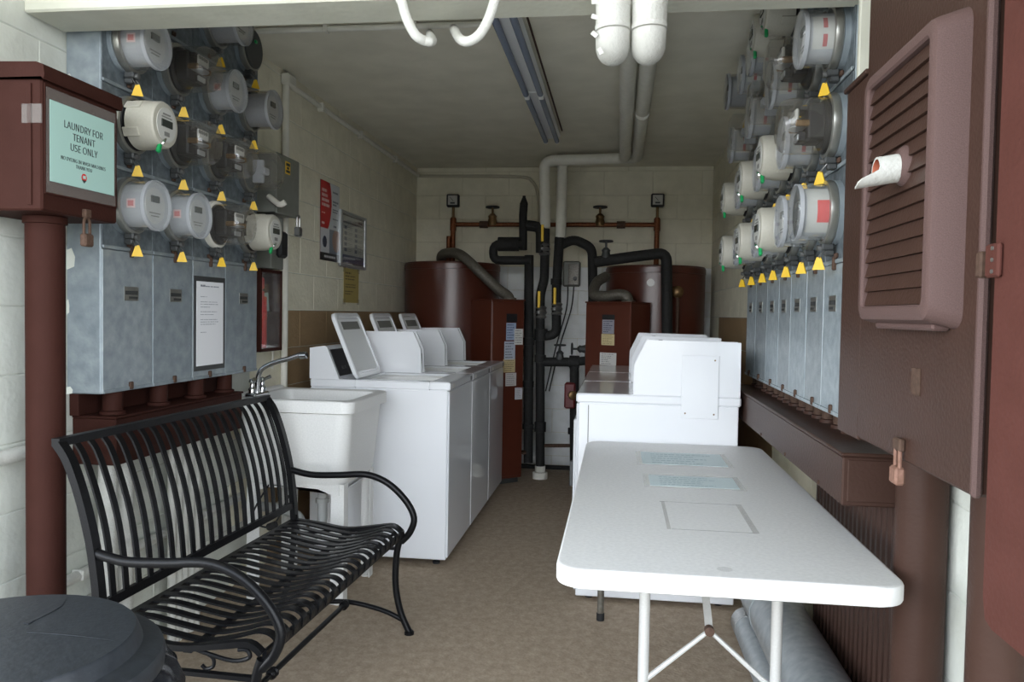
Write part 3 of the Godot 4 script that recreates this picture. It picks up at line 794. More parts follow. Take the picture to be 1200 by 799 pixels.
# ---------------------------------------------------------------- washers, dryers
func machine_box(x0: float, x1: float, z0: float, z1: float, o: Node3D, front: float) -> void:
	part("cabinet", mb().span(x0, x1, 0.035 if front > 0 else 0.020, 0.905, z1 + 0.003, z0 - 0.003, 0.004), M.enamel, o)
	for x in [x0 + 0.06, x1 - 0.06]:
		for z in [z0 - 0.06, z1 + 0.06]:
			part("foot", mb().lathe(Vector3(x, 0, z), Vector3.UP, [[0.018, 0.0], [0.020, 0.012], [0.010, 0.016], [0.010, 0.036]], 12), M.rubber, o)
	var fx := x1 if front > 0 else x0
	part("front_panel", mb().span(fx, fx + front * 0.010, 0.045, 0.902, z1 + 0.006, z0 - 0.006, 0.005), M.enamel_front, o)

func build_washers() -> void:
	var p := 0.64
	var o := thing("washing_machine", "white top-loading washer with raised lid, next to the utility sink", "washing machine", Vector3(0, 0, -3.97), "top-loading washers along the wall with posters")
	var x0 := -1.58; var x1 := -0.852
	machine_box(x0, x1, 0.0, -p, o, 1.0)
	# deck: four strips round the opening
	var b := mb()
	b.span(x0, -1.335, 0.905, 0.948, -p + 0.001, -0.001, 0.006)
	b.span(-0.95, -0.838, 0.905, 0.948, -p + 0.001, -0.001, 0.006)
	b.span(-1.340, -0.945, 0.905, 0.947, -0.09, -0.001, 0.006)
	b.span(-1.340, -0.945, 0.905, 0.947, -p + 0.001, -0.53, 0.006)
	part("deck", b, M.enamel, o)
	var tubb := mb()
	var rings := []
	for q in [[0.0, 0.936], [0.012, 0.930], [0.03, 0.86], [0.05, 0.76]]:
		var ring: Array = tubb.rounded(-1.34 + q[0], -0.945 - q[0], -0.53 + q[0], -0.09 - q[0], 0.08, q[1])
		ring.reverse()
		rings.append(ring)
	tubb.loft(rings, false, true)
	part("tub", tubb, M.plastic_white, o)
	part("agitator", mb().lathe(Vector3(-1.14, 0.76, -0.31), Vector3.UP, [[0.10, 0.0], [0.05, 0.04], [0.04, 0.10], [0.0, 0.11]], 16), M.plastic_white, o)
	# console against the wall with its dark sloping panel
	var cs := part("console", mb().prism([[-1.585, 0.948], [-1.425, 0.948], [-1.492, 1.112], [-1.505, 1.120], [-1.585, 1.108]], Vector3(0, 0, -0.545), Vector3(1, 0, 0), Vector3.UP, Vector3(0, 0, 0.540)), M.enamel, o)
	var dir := Vector3(-1.492, 1.112, 0) - Vector3(-1.425, 0.948, 0)
	var n := Vector3(dir.y, -dir.x, 0).normalized()
	var mid := Vector3(-1.4585, 1.03, -0.275)
	var panel := part("control_panel", mb().box(mid + n * 0.002, Vector3(0.006, dir.length() * 0.84, 0.50), 0.002, Basis(n, dir.normalized(), n.cross(dir.normalized()))), M.black, cs, "dark control panel")
	for k in 4: part("button", mb().box(mid + n * 0.006 + dir.normalized() * -0.03 + Vector3(0, 0, 0.17 - 0.05 * k), Vector3(0.004, 0.018, 0.03), 0.001, Basis(n, dir.normalized(), n.cross(dir.normalized()))), M.ring_dark, panel)
	# raised lid
	var a := Vector3(-1.338, 0.950, 0); var t := Vector3(-1.478, 1.288, 0)
	var up := (t - a).normalized(); var out := Vector3(up.y, -up.x, 0); var L := (t - a).length()
	var lid := mb()
	var ring_f := func(inset: float, off: float) -> Array:
		var pts := []
		for q in lid.rounded(-0.44 + inset, -0.025 - inset, -L + inset, -inset, 0.035, 0.0, 0.0):
			pts.append(a + up * -q.z + out * off + Vector3(0, 0, q.x))
		return pts
	var r0: Array = ring_f.call(0.004, -0.012); var r1: Array = ring_f.call(0.0, -0.008); var r2: Array = ring_f.call(0.0, 0.008); var r3: Array = ring_f.call(0.006, 0.012); var r4: Array = ring_f.call(0.022, 0.012); var r5: Array = ring_f.call(0.026, 0.004)
	lid.loft([r0, r1, r2, r3, r4, r5])
	# flip orientation if the loft came out inside out
	var chk: float = (r1[1] - r1[0]).cross(out).dot(r1[0] - (a + up * L / 2 + Vector3(0, 0, -0.23)))
	if chk < 0:
		lid = mb()
		for q in [r0, r1, r2, r3, r4, r5]: q.reverse()
		lid.loft([r0, r1, r2, r3, r4, r5])
	var lp := part("lid", lid, M.enamel, o)
	part("lid_liner", mb().box(a + up * L * 0.5 + out * 0.0045 + Vector3(0, 0, -0.2325), Vector3(0.003, L * 0.80, 0.35), 0.001, Basis(out, up, out.cross(up))), M.fixture, lp)
	part("lid_print", mb().box(a + up * L * 0.80 + out * 0.0065 + Vector3(0, 0, -0.2325), Vector3(0.001, 0.045, 0.27), 0.0, Basis(out, up, out.cross(up))), M.print_grey, lp)
	# coin box: slim case with two end plates
	var prof := [[-1.51, 0.948], [-1.128, 0.948], [-1.132, 1.085], [-1.180, 1.188], [-1.51, 1.184]]
	var core := [[-1.50, 0.948], [-1.142, 0.948], [-1.146, 1.08], [-1.186, 1.178], [-1.50, 1.174]]
	var cb := part("coin_box", mb().prism(core, Vector3(0, 0, -0.635), Vector3(1, 0, 0), Vector3.UP, Vector3(0, 0, 0.075)), M.enamel, o)
	for z in [-0.640, -0.566]: part("end_plate", mb().prism(prof, Vector3(0, 0, z), Vector3(1, 0, 0), Vector3.UP, Vector3(0, 0, 0.012)), M.enamel, cb)
	part("coin_slot", mb().span(-1.146, -1.140, 1.0, 1.06, -0.615, -0.58, 0.001), M.ring_dark, cb)
	part("badge", mb().span(-0.8385, -0.8365, 0.915, 0.935, -0.12, -0.07, 0.0005), M.ring, o)
	part("latch_plate", mb().span(-0.8385, -0.8365, 0.912, 0.938, -0.60, -0.565, 0.0005), M.ring_dark, o)
	dup(o, "washing_machine", Vector3(0, 0, -3.97 - 0.645), "white top-loading washer with raised lid, standing between two others")
	dup(o, "washing_machine", Vector3(0, 0, -3.97 - 1.29), "white top-loading washer with raised lid, next to the brown heater box")

func build_dryers() -> void:
	var p := 0.685
	var o := thing("clothes_dryer", "white dryer with side access plate, at the end of the folding table", "clothes dryer", Vector3(0, 0, -3.62), "white dryers along the wall under the meter bank")
	var x0 := -0.17; var x1 := 0.535
	machine_box(x0, x1, 0.0, -p, o, -1.0)
	part("deck", mb().span(-0.182, 0.545, 0.905, 0.948, -p + 0.001, -0.001, 0.007), M.enamel, o)
	part("console", mb().prism([[0.33, 0.948], [0.545, 0.948], [0.545, 1.13], [0.41, 1.13]], Vector3(0, 0, -p + 0.004), Vector3(1, 0, 0), Vector3.UP, Vector3(0, 0, p - 0.12)), M.enamel, o)
	var prof := [[0.072, 0.948], [0.540, 0.948], [0.538, 1.19], [0.128, 1.195], [0.074, 1.08]]
	var core := [[0.086, 0.948], [0.530, 0.948], [0.530, 1.178], [0.134, 1.183], [0.088, 1.076]]
	var cb := part("coin_box", mb().prism(core, Vector3(0, 0, -0.105), Vector3(1, 0, 0), Vector3.UP, Vector3(0, 0, 0.095)), M.enamel, o)
	for z in [-0.110, -0.014]: part("end_plate", mb().prism(prof, Vector3(0, 0, z), Vector3(1, 0, 0), Vector3.UP, Vector3(0, 0, 0.012)), M.enamel, cb)
	part("lock", mb().lathe(Vector3(0.19, 1.183, -0.05), Vector3.UP, [[0.010, 0.0], [0.010, 0.012], [0, 0.012]], 10), M.ring_dark, cb)
	var dr := part("door", mb().span(-0.196, -0.180, 0.30, 0.82, -0.60, -0.09, 0.008), M.enamel_front, o)
	part("handle", mb().span(-0.212, -0.196, 0.50, 0.62, -0.12, -0.10, 0.004), M.ring_dark, dr)
	dup(o, "clothes_dryer", Vector3(0, 0, -3.62 - 0.69), "white dryer standing between two other white dryers")
	dup(o, "clothes_dryer", Vector3(0, 0, -3.62 - 1.38), "white dryer next to the brown heater box with flue")
	# only the first one has the taped-on plate
	var pl := part("access_plate", mb().span(0.284, 0.445, 0.850, 1.130, 0.001, 0.0035, 0.001), M.enamel, o)
	for q in [[0.302, 0.872], [0.427, 0.870], [0.427, 1.11]]: part("screw", mb().lathe(Vector3(q[0], q[1], 0.0035), Vector3(0, 0, 1), [[0, 0], [0.004, 0], [0.003, 0.002], [0, 0.002]], 8), M.brass, pl)
	part("side_seam", mb().span(-0.128, -0.124, 0.06, 0.895, -0.003, -0.0015), M.print_grey, o)

# ---------------------------------------------------------------- folding table
func build_table() -> void:
	var o := thing("folding_table", "long white plastic folding table with rounded corners in front of the dryers", "table")
	var b := mb()
	var x0 := -0.130; var x1 := 0.628; var z0 := -3.60; var z1 := -1.765
	var rings := []
	for q in [[0.010, 0.690], [0.002, 0.694], [0.0, 0.700], [0.0, 0.728], [0.002, 0.734], [0.008, 0.738]]:
		rings.append(b.rounded(x0 + q[0], x1 - q[0], z0 + q[0], z1 - q[0], 0.065, q[1], 0.0, 7))
	b.loft(rings)
	part("table_top", b, M.table, o)
	part("stain", mb().lathe(Vector3(0.248, 0.738, -1.825), Vector3.UP, [[0.017, -0.001], [0.017, 0.0004], [0, 0.0004]], 14), M.tape, o)
	for e in [[-2.13, 0.085, 0.425, 1.0], [-3.40, -0.05, 0.55, -1.0]]:
		for x in [e[1], e[2]]:
			var lg := part("leg", mb().tube([Vector3(x, 0.012, e[0]), Vector3(x, 0.692, e[0])], 0.0145, 14), M.leg_paint if e[3] > 0 else M.grey_vent, o)
			part("foot_cap", mb().lathe(Vector3(x, 0.0, e[0]), Vector3.UP, [[0.017, 0.0], [0.017, 0.03], [0.0145, 0.032]], 12), M.rubber, lg)
		var hub := Vector3((e[1] + e[2]) / 2, 0.475, e[0] - 0.01 * e[3])
		part("crossbar", mb().tube([Vector3(e[1], 0.33, e[0]), hub, Vector3(e[2], 0.33, e[0])], 0.008, 8), M.leg_paint, o)
		part("folding_brace", mb().strap([hub, hub + Vector3(0, 0.03, -0.05 * e[3]), Vector3(hub.x, 0.690, e[0] - 0.42 * e[3])], Vector3(1, 0, 0), 0.020, 0.005), M.leg_paint, o)
		part("brace_bolt", mb().lathe(hub + Vector3(0, 0, 0.012), Vector3(0, 0, 1), [[0, -0.02], [0.013, -0.02], [0.013, 0.0], [0, 0.004]], 12), M.rust, o)
	part("fold_rail", mb().span(x0 + 0.06, x0 + 0.08, 0.668, 0.691, -3.4, -2.0, 0.003).span(x1 - 0.08, x1 - 0.06, 0.668, 0.691, -3.4, -2.0, 0.003), M.leg_paint, o)
	# sheets taped on the table
	var bg := rgb(212, 226, 228)
	var ink := rgb(150, 176, 182)
	for q in [[Vector3(0.262, 0.7384, -3.21), 0.27, 4, 0.36, 0.27], [Vector3(0.262, 0.7384, -2.775), 0.18, 8, 0.33, 0.20]]:
		var nt := thing("table_notice", "pale blue notice taped flat on table, closer to the dryers" if q[2] == 4 else "pale blue notice taped flat on table, next to the tape outline", "notice")
		part("tape", mb().span(q[0].x - q[3] / 2, q[0].x + q[3] / 2, q[0].y, q[0].y + 0.0004, q[0].z - q[4] / 2 - 0.012, q[0].z + q[4] / 2 + 0.012), M.tape_clear, nt)
		var im := page(150, 96, bg, ink, int(q[2]) + 40, 0.12, 0.9, lines(0.16, 0.84, 5, 0.05, int(q[2])))
		sheet("paper", q[0] + Vector3(0, 0.0005, 0), Vector3(1, 0, 0), Vector3(0, 0, -1), q[3] - 0.04, q[1], print_mat(im), nt, 0.0006)
	var rs := thing("tape_outline", "greyish rectangle of old tape residue on the table top", "tape residue")
	for q in [[0.135, 0.375, -2.465, -2.458], [0.152, 0.372, -2.150, -2.144], [0.140, 0.150, -2.465, -2.144], [0.362, 0.378, -2.465, -2.144]]:
		part("tape_strip", mb().span(q[0], q[1], 0.7382, 0.7387, q[2], q[3]), M.tape, rs)

# ---------------------------------------------------------------- bench
func arc(c: Vector3, r: float, a0: float, a1: float, n: int) -> Array:   # in the x,y plane
	var out := []
	for k in n + 1:
		var a := deg_to_rad(lerpf(a0, a1, float(k) / n))
		out.append(c + Vector3(cos(a), sin(a), 0) * r)
	return out
func smooth_path(pts: Array, n: int) -> Array:
	var c := Curve3D.new()
	for i in pts.size():
		var tg: Vector3 = (pts[mini(i + 1, pts.size() - 1)] - pts[maxi(i - 1, 0)]) / 6.0
		c.add_point(pts[i], -tg, tg)
	var out := []
	for i in pts.size() - 1:
		for k in n: out.append(c.sample(i, float(k) / n))
	out.append(pts[pts.size() - 1])
	return out

func build_bench() -> void:
	var zn := -1.945; var zf := -3.125
	var o := thing("garden_bench", "black metal bench with curved slatted back and looped arms", "bench")
	var V := func(q: Array, z: float) -> Array:
		var out := []
		for e in q: out.append(Vector3(e[0], e[1], z))
		return out
	var back := [[-1.310, 0.44], [-1.320, 0.56], [-1.338, 0.68], [-1.370, 0.80], [-1.405, 0.89], [-1.437, 0.935]]
	for z in [zn, zf]:
		part("back_post", mb().strap(smooth_path(V.call(back, z), 4), Vector3(0, 0, 1), 0.030, 0.022), M.bench, o)
		part("rear_leg", mb().tube(smooth_path(V.call([[-1.310, 0.46], [-1.315, 0.32], [-1.345, 0.14], [-1.40, 0.0]], z), 5), 0.0125, 10), M.bench, o)
		part("armrest", mb().tube(smooth_path(V.call([[-1.330, 0.645], [-1.24, 0.628], [-1.12, 0.632], [-1.00, 0.640], [-0.91, 0.610], [-0.835, 0.545], [-0.798, 0.475], [-0.815, 0.415], [-0.850, 0.375]], z), 5), 0.0135, 12), M.bench, o)
		var fl := part("front_leg", mb().tube(smooth_path(V.call([[-0.850, 0.40], [-0.868, 0.33], [-0.872, 0.20], [-0.850, 0.09], [-0.812, 0.008]], z), 5), 0.0135, 12), M.bench, o)
		part("foot_pad", mb().lathe(Vector3(-0.812, 0.0, z), Vector3.UP, [[0.020, 0.0], [0.020, 0.010], [0.014, 0.016]], 12), M.bench, fl)
		part("seat_side", mb().strap(smooth_path(V.call([[-1.315, 0.435], [-1.20, 0.425], [-1.08, 0.412], [-0.96, 0.428], [-0.885, 0.438], [-0.848, 0.415]], z), 4), Vector3(0, 0, 1), 0.022, 0.016), M.bench, o)
		part("lower_bar", mb().tube(smooth_path(V.call([[-0.838, 0.055], [-0.93, 0.090], [-1.075, 0.112], [-1.22, 0.095], [-1.378, 0.055]], z), 4), 0.010, 10), M.bench, o)
		var sc := part("scrollwork", mb().tube(smooth_path(V.call([[-1.30, 0.404], [-1.28, 0.386], [-1.22, 0.389], [-1.14, 0.404], [-1.06, 0.414], [-1.00, 0.401], [-0.93, 0.389], [-0.885, 0.401], [-0.89, 0.420], [-0.915, 0.420]], z), 4), 0.006, 8), M.bench, o)
		part("scroll_branch", mb().tube(smooth_path(V.call([[-1.14, 0.404], [-1.10, 0.392], [-1.095, 0.367], [-1.115, 0.358], [-1.13, 0.367]], z), 4), 0.005, 8), M.bench, sc)
		part("scroll_branch", mb().tube(smooth_path(V.call([[-1.04, 0.412], [-0.99, 0.395], [-0.985, 0.370], [-1.005, 0.361], [-1.018, 0.370]], z), 4), 0.005, 8), M.bench, sc)
		part("scroll_bar", mb().strap(V.call([[-1.315, 0.347], [-0.868, 0.347]], z), Vector3(0, 0, 1), 0.018, 0.012), M.bench, sc)
	part("top_rail", mb().strap([Vector3(-1.438, 0.938, zn + 0.012), Vector3(-1.438, 0.938, zf - 0.012)], Vector3(1, 0, 0), 0.024, 0.022), M.bench, o)
	part("bottom_rail", mb().strap([Vector3(-1.316, 0.500, zn), Vector3(-1.316, 0.500, zf)], Vector3(1, 0, 0), 0.014, 0.026), M.bench, o)
	part("seat_rear_rail", mb().strap([Vector3(-1.312, 0.432, zn), Vector3(-1.312, 0.432, zf)], Vector3(1, 0, 0), 0.020, 0.018), M.bench, o)
	part("seat_front_rail", mb().strap([Vector3(-0.843, 0.410, zn), Vector3(-0.843, 0.410, zf)], Vector3(1, 0, 0), 0.012, 0.024), M.bench, o)
	part("seat_brace", mb().strap([Vector3(-1.06, 0.402, zn), Vector3(-1.06, 0.402, zf)], Vector3(1, 0, 0), 0.024, 0.008), M.bench, o)
	var st := part("stretcher", mb().tube([Vector3(-1.075, 0.112, zn), Vector3(-1.075, 0.112, zf)], 0.010, 10), M.bench, o)
	for z in [zn - 0.04, -2.46, zf + 0.04]:
		part("bead", mb().lathe(Vector3(-1.075, 0.112, z - 0.02), Vector3(0, 0, 1), [[0.010, 0], [0.018, 0.006], [0.018, 0.012], [0.012, 0.018], [0.019, 0.025], [0.018, 0.032], [0.010, 0.04]], 12), M.bench, st)
	var bp := V.call([[-1.316, 0.500], [-1.326, 0.61], [-1.346, 0.72], [-1.380, 0.83], [-1.409, 0.90], [-1.436, 0.934]], 0.0)
	var bs := mb().strap(smooth_path(bp, 4), Vector3(0, 0, 1), 0.022, 0.006).build()
	var sp := V.call([[-1.316, 0.438], [-1.24, 0.440], [-1.14, 0.424], [-1.04, 0.412], [-0.95, 0.430], [-0.89, 0.449], [-0.855, 0.447], [-0.835, 0.430], [-0.838, 0.404]], 0.0)
	var ss := mb().strap(smooth_path(sp, 4), Vector3(0, 0, 1), 0.027, 0.006).build()
	o.rotation.y = -0.038
	var pivot := Vector3(-1.1, 0, zf)
	o.position = pivot - o.basis * pivot
	var n := 20
	for k in n:
		var z := lerpf(zn - 0.056, zf + 0.056, float(k) / (n - 1))
		inst(bs, "back_slat", M.bench, o).position = Vector3(0, 0, z)
		inst(ss, "seat_slat", M.bench, o).position = Vector3(0, 0, z)

# ---------------------------------------------------------------- bin
func build_bin() -> void:
	var c := Vector3(-1.10, 0, -1.275)
	var o := thing("trash_can", "round dark grey plastic trash can with domed lid beside the bench", "trash can", c)
	part("can", mb().lathe(Vector3.ZERO, Vector3.UP, [[0.0, 0.0], [0.205, 0.0], [0.212, 0.01], [0.252, 0.62], [0.264, 0.63], [0.264, 0.652], [0.248, 0.655]], 40), M.bin, o)
	var lid := part("lid", mb().lathe(Vector3.ZERO, Vector3.UP, [[0.280, 0.632], [0.287, 0.632], [0.289, 0.650], [0.284, 0.664], [0.276, 0.668], [0.254, 0.674], [0.249, 0.676], [0.240, 0.700], [0.236, 0.704], [0.230, 0.7045], [0.16, 0.712], [0.08, 0.717], [0.0, 0.718]], 56), M.bin, o)
	part("lid_handle", mb().box(Vector3(-0.06, 0.721, -0.02), Vector3(0.13, 0.016, 0.045), 0.007, Basis(Vector3.UP, -0.5)), M.bin, lid)
	part("lid_ridge", mb().strap(smooth_path([Vector3(-0.02, 0.7035, -0.215), Vector3(0.02, 0.711, -0.15), Vector3(0.03, 0.716, -0.05)], 4), Vector3(1, 0, 0.2).normalized(), 0.012, 0.006), M.bin, lid)
	part("lid_ridge", mb().strap(smooth_path([Vector3(0.215, 0.7035, -0.04), Vector3(0.14, 0.712, -0.03), Vector3(0.06, 0.716, -0.02)], 4), Vector3(0, 0, 1), 0.010, 0.005), M.bin, lid)
	for a in [0.1, PI + 0.1]:
		part("grip", mb().box(Vector3(cos(a) * 0.292, 0.60, sin(a) * 0.292), Vector3(0.05, 0.05, 0.12), 0.012, Basis(Vector3.UP, -a)), M.bin, o)
	# plastic bag folded over the rim
	var b := mb()
	var f := FastNoiseLite.new(); f.seed = 4; f.frequency = 5.0
	var rings := []
	for q in [[0.268, 0.640], [0.298, 0.618], [0.316, 0.58], [0.318, 0.53], [0.306, 0.48], [0.28, 0.46]]:
		var ring := []
		for j in 90:
			var a := TAU * j / 90.0
			var rr: float = q[0] + 0.016 * f.get_noise_3d(cos(a) * 1.6, q[1] * 2.0, sin(a) * 1.6) + 0.006 * sin(a * 23.0)
			ring.append(Vector3(cos(a) * rr, q[1] + 0.012 * sin(a * 9.0) * (1.0 if q[1] < 0.56 else 0.0), -sin(a) * rr))
		ring.reverse()
		rings.append(ring)
	b.loft(rings, false, false)
	part("bag", b, M.bag, o, "black plastic liner folded over the rim", 60.0)

# ---------------------------------------------------------------- utility sink
func build_sink() -> void:
	var o := thing("utility_sink", "white plastic utility sink on legs between bench and washers", "sink")
	var x0 := -1.70; var x1 := -1.125; var z0 := -3.86; var z1 := -3.30
	var b := mb()
	var rings := []
	for q in [[0.06, 0.53, 0.05], [0.045, 0.56, 0.05], [0.022, 0.852, 0.04], [0.0, 0.858, 0.035], [0.0, 0.905, 0.035], [0.006, 0.911, 0.035], [0.036, 0.911, 0.035], [0.045, 0.905, 0.035], [0.060, 0.72, 0.05], [0.075, 0.585, 0.06], [0.10, 0.575, 0.06]]:
		rings.append(b.rounded(x0 + q[0], x1 - q[0], z0 + q[0], z1 - q[0], q[2] + 0.02, q[1], 0.0, 5))
	b.loft(rings, true, true)
	part("tub", b, M.plastic_white, o)
	# arched aprons under the tub
	for z in [z1 - 0.064, z0 + 0.058]:
		part("apron", mb().prism([[x0 + 0.075, 0.535], [x0 + 0.075, 0.49], [x0 + 0.12, 0.495], [x0 + 0.17, 0.515], [x1 - 0.17, 0.515], [x1 - 0.12, 0.495], [x1 - 0.075, 0.49], [x1 - 0.075, 0.535]], Vector3(0, 0, z), Vector3(1, 0, 0), Vector3.UP, Vector3(0, 0, 0.006)), M.plastic_white, o)
	part("backsplash", mb().span(x0 + 0.002, x0 + 0.035, 0.905, 0.925, z0 + 0.02, z1 - 0.02, 0.006), M.plastic_white, o)
	for x in [x0 + 0.10, x1 - 0.085]:
		for z in [z0 + 0.085, z1 - 0.085]:
			var s := 1.0 if x > -1.4 else -1.0
			var sz := 1.0 if z > -3.58 else -1.0
			var lg := part("leg", mb().box(Vector3(x, 0.27, z + sz * 0.018), Vector3(0.060, 0.535, 0.005), 0.001).box(Vector3(x + s * 0.028, 0.27, z - sz * 0.008), Vector3(0.005, 0.535, 0.055), 0.001), M.plastic_white, o)
			part("foot", mb().lathe(Vector3(x, 0, z), Vector3.UP, [[0.02, 0.0], [0.02, 0.006], [0.008, 0.012], [0.008, 0.02]], 10), M.plastic_white, lg)
	part("leg_brace", mb().strap([Vector3(x1 - 0.08, 0.50, z1 - 0.075), Vector3(x1 - 0.08, 0.505, z0 + 0.085)], Vector3(1, 0, 0), 0.012, 0.004), M.alu, o)
	# drain trap
	var dn := part("drain_trap", mb().tube(smooth_path([Vector3(-1.36, 0.53, -3.58), Vector3(-1.36, 0.40, -3.58), Vector3(-1.355, 0.31, -3.56), Vector3(-1.39, 0.25, -3.54), Vector3(-1.44, 0.28, -3.54), Vector3(-1.47, 0.34, -3.55), Vector3(-1.60, 0.36, -3.6), Vector3(-1.76, 0.36, -3.6)], 5), 0.023, 12), M.pvc_drain, o)
	for y in [0.40, 0.47]: part("slip_nut", mb().lathe(Vector3(-1.36, y, -3.58), Vector3.UP, [[0.024, 0], [0.031, 0.002], [0.031, 0.022], [0.024, 0.024]], 10), M.pvc_drain, dn)
	# faucet on the corner by the bench
	var fx := -1.60; var fz := -3.40; var fy := 0.911
	var f := thing("faucet", "chrome two-handle faucet with long spout on the utility sink", "faucet", Vector3(fx, fy, fz))
	part("base", mb().box(Vector3(0, 0.010, 0), Vector3(0.055, 0.022, 0.15), 0.008), M.chrome, f)
	for z in [-0.05, 0.05]:
		var h := part("handle", mb().lathe(Vector3(0, 0.018, z), Vector3.UP, [[0.018, 0], [0.018, 0.02], [0.010, 0.03], [0.010, 0.045], [0.016, 0.052], [0.012, 0.064], [0, 0.068]], 14), M.chrome, f)
		part("lever", mb().tube([Vector3(0, 0.070, z), Vector3(0.025, 0.085, z + 0.03 * signf(z))], [0.006, 0.009], 8), M.chrome, h)
	part("spout", mb().tube(smooth_path([Vector3(0, 0.015, 0), Vector3(0.002, 0.08, 0), Vector3(0.022, 0.125, 0), Vector3(0.08, 0.155, 0), Vector3(0.15, 0.175, 0), Vector3(0.205, 0.195, 0)], 5), 0.011, 12), M.chrome, f)
	part("aerator", mb().lathe(Vector3(0.195, 0.188, 0), Vector3(0.9, 0.1, 0), [[0.012, 0], [0.017, 0.006], [0.017, 0.034], [0.012, 0.038], [0, 0.038]], 14), M.chrome, f)
	# black cord with plug hanging at the wall by the sink
	var cd := thing("power_cord", "black power cord with plug hanging by the utility sink", "cord")
	part("cable", mb().tube(smooth_path([Vector3(-1.52, 0.54, -3.38), Vector3(-1.54, 0.47, -3.30), Vector3(-1.545, 0.42, -3.25), Vector3(-1.52, 0.378, -3.24), Vector3(-1.46, 0.372, -3.24), Vector3(-1.42, 0.43, -3.25), Vector3(-1.41, 0.54, -3.38)], 6), 0.004, 8), M.rubber, cd)
	part("plug", mb().box(Vector3(-1.455, 0.375, -3.24), Vector3(0.05, 0.03, 0.028), 0.008, Basis(Vector3(0, 0, 1), 0.4)), M.rubber, cd)

# ---------------------------------------------------------------- water heaters
func build_heaters() -> void:
	var tank := func(x: float, z: float, r: float, y: float, label: String) -> Node3D:
		var o := thing("water_heater", label, "water heater", Vector3(x, 0, z))
		part("shell", mb().lathe(Vector3.ZERO, Vector3.UP, [[0.0, 0.03], [r - 0.01, 0.03], [r, 0.04], [r, y - 0.012], [r - 0.004, y - 0.003], [r - 0.03, y], [0, y + 0.006]], 64), M.tank, o)
		part("top_band", mb().lathe(Vector3.ZERO, Vector3.UP, [[r, y - 0.06], [r + 0.005, y - 0.058], [r + 0.005, y - 0.018], [r, y - 0.012]], 64), M.tank, o)
		part("stand", mb().lathe(Vector3.ZERO, Vector3.UP, [[r - 0.03, 0.0], [r - 0.03, 0.03]], 40), M.ring_dark, o)
		return o
	var a: Node3D = tank.call(-1.352, -6.44, 0.385, 1.70, "large brown cylindrical water heater in the corner behind the washers")
	var b: Node3D = tank.call(0.282, -6.44, 0.385, 1.685, "large brown cylindrical water heater with round sticker, behind the dryers")
	part("round_sticker", mb().lathe(Vector3(-0.05, 1.55, 0.3795), Vector3(-0.13, 0, 1), [[0.029, -0.004], [0.029, 0.003], [0, 0.003]], 18), M.plastic_white, b)
	part("label", mb().box(Vector3(-0.245, 1.636, 0.298), Vector3(0.05, 0.018, 0.004), 0.0, Basis(Vector3.UP, -0.68)), M.sign_paper, b)
	# burner cabinets
	var cab := func(c: Vector3, turn: float, w: float, d: float, h: float, label: String, sd: int) -> Node3D:
		var o := thing("heater_box", label, "heater cabinet", c)
		o.rotation.y = turn
		part("case", mb().span(-w / 2, w / 2, 0.04, h - 0.006, -d / 2, d / 2, 0.004), M.tank_box, o)
		part("cover", mb().span(-w / 2 + 0.004, w / 2 - 0.004, 0.06, h - 0.02, d / 2, d / 2 + 0.006, 0.003), M.tank_box, o)
		part("cap", mb().span(-w / 2 - 0.005, w / 2 + 0.005, h - 0.006, h + 0.004, -d / 2 - 0.005, d / 2 + 0.010, 0.003), M.tank_box, o)
		part("plinth", mb().span(-w / 2 + 0.02, w / 2 - 0.02, 0.0, 0.04, -d / 2 + 0.02, d / 2 - 0.02), M.ring_dark, o)
		return o
	# box by the washers, its printed front turned to the aisle
	var l: Node3D = cab.call(Vector3(-0.925, 0, -6.112), 0.75, 0.30, 0.28, 1.405, "brown heater box with column of paper labels, beside the washers", 1)
	var r: Node3D = cab.call(Vector3(-0.004, 0, -5.94), -0.56, 0.385, 0.27, 1.395, "brown heater box with flue elbow, behind the dryers", 2)
	var X := Vector3(1, 0, 0)
	var lab := func(o: Node3D, x: float, y: float, w: float, h: float, z: float, bg: Color, ink: Color, sd: int) -> void:
		var im := page(64, 64, bg, ink, sd, 0.1, 0.92, lines(0.1, 0.85, 6, 0.05, sd))
		sheet("label", Vector3(x, y, z), X, Vector3.UP, w, h, print_mat(im), o)
	var zl := 0.1465
	part("window", mb().span(-0.02, 0.08, 1.235, 1.30, zl, zl + 0.003, 0.001), M.black, l)
	lab.call(l, 0.025, 1.165, 0.09, 0.13, zl, rgb(150, 165, 190), rgb(60, 70, 100), 3)
	lab.call(l, 0.015, 1.02, 0.10, 0.14, zl, rgb(170, 178, 190), rgb(80, 80, 90), 4)
	lab.call(l, 0.095, 1.125, 0.08, 0.12, zl + 0.002, rgb(205, 205, 200), rgb(120, 120, 120), 5)
	lab.call(l, 0.012, 0.905, 0.11, 0.10, zl, rgb(190, 172, 130), rgb(110, 96, 70), 6)
	lab.call(l, 0.03, 0.80, 0.10, 0.10, zl, rgb(196, 192, 190), rgb(130, 130, 130), 7)
	lab.call(l, 0.105, 0.69, 0.07, 0.09, zl, rgb(200, 200, 206), rgb(130, 130, 130), 8)
	var zr := 0.1415
	part("window", mb().span(-0.045, 0.062, 1.270, 1.305, zr, zr + 0.003, 0.001), M.black, r)
	lab.call(r, 0.008, 1.218, 0.10, 0.10, zr, rgb(150, 150, 160), rgb(60, 64, 84), 9)
	lab.call(r, 0.008, 1.125, 0.11, 0.08, zr, rgb(206, 190, 146), rgb(150, 130, 90), 10)
	lab.call(r, 0.012, 0.985, 0.14, 0.09, zr, rgb(208, 206, 202), rgb(130, 130, 130), 11)
	# grey vent pipes from the boxes to the tanks
	var v1 := thing("vent_pipe", "grey vent pipe slanting from tank top to box beside the washers", "pipe")
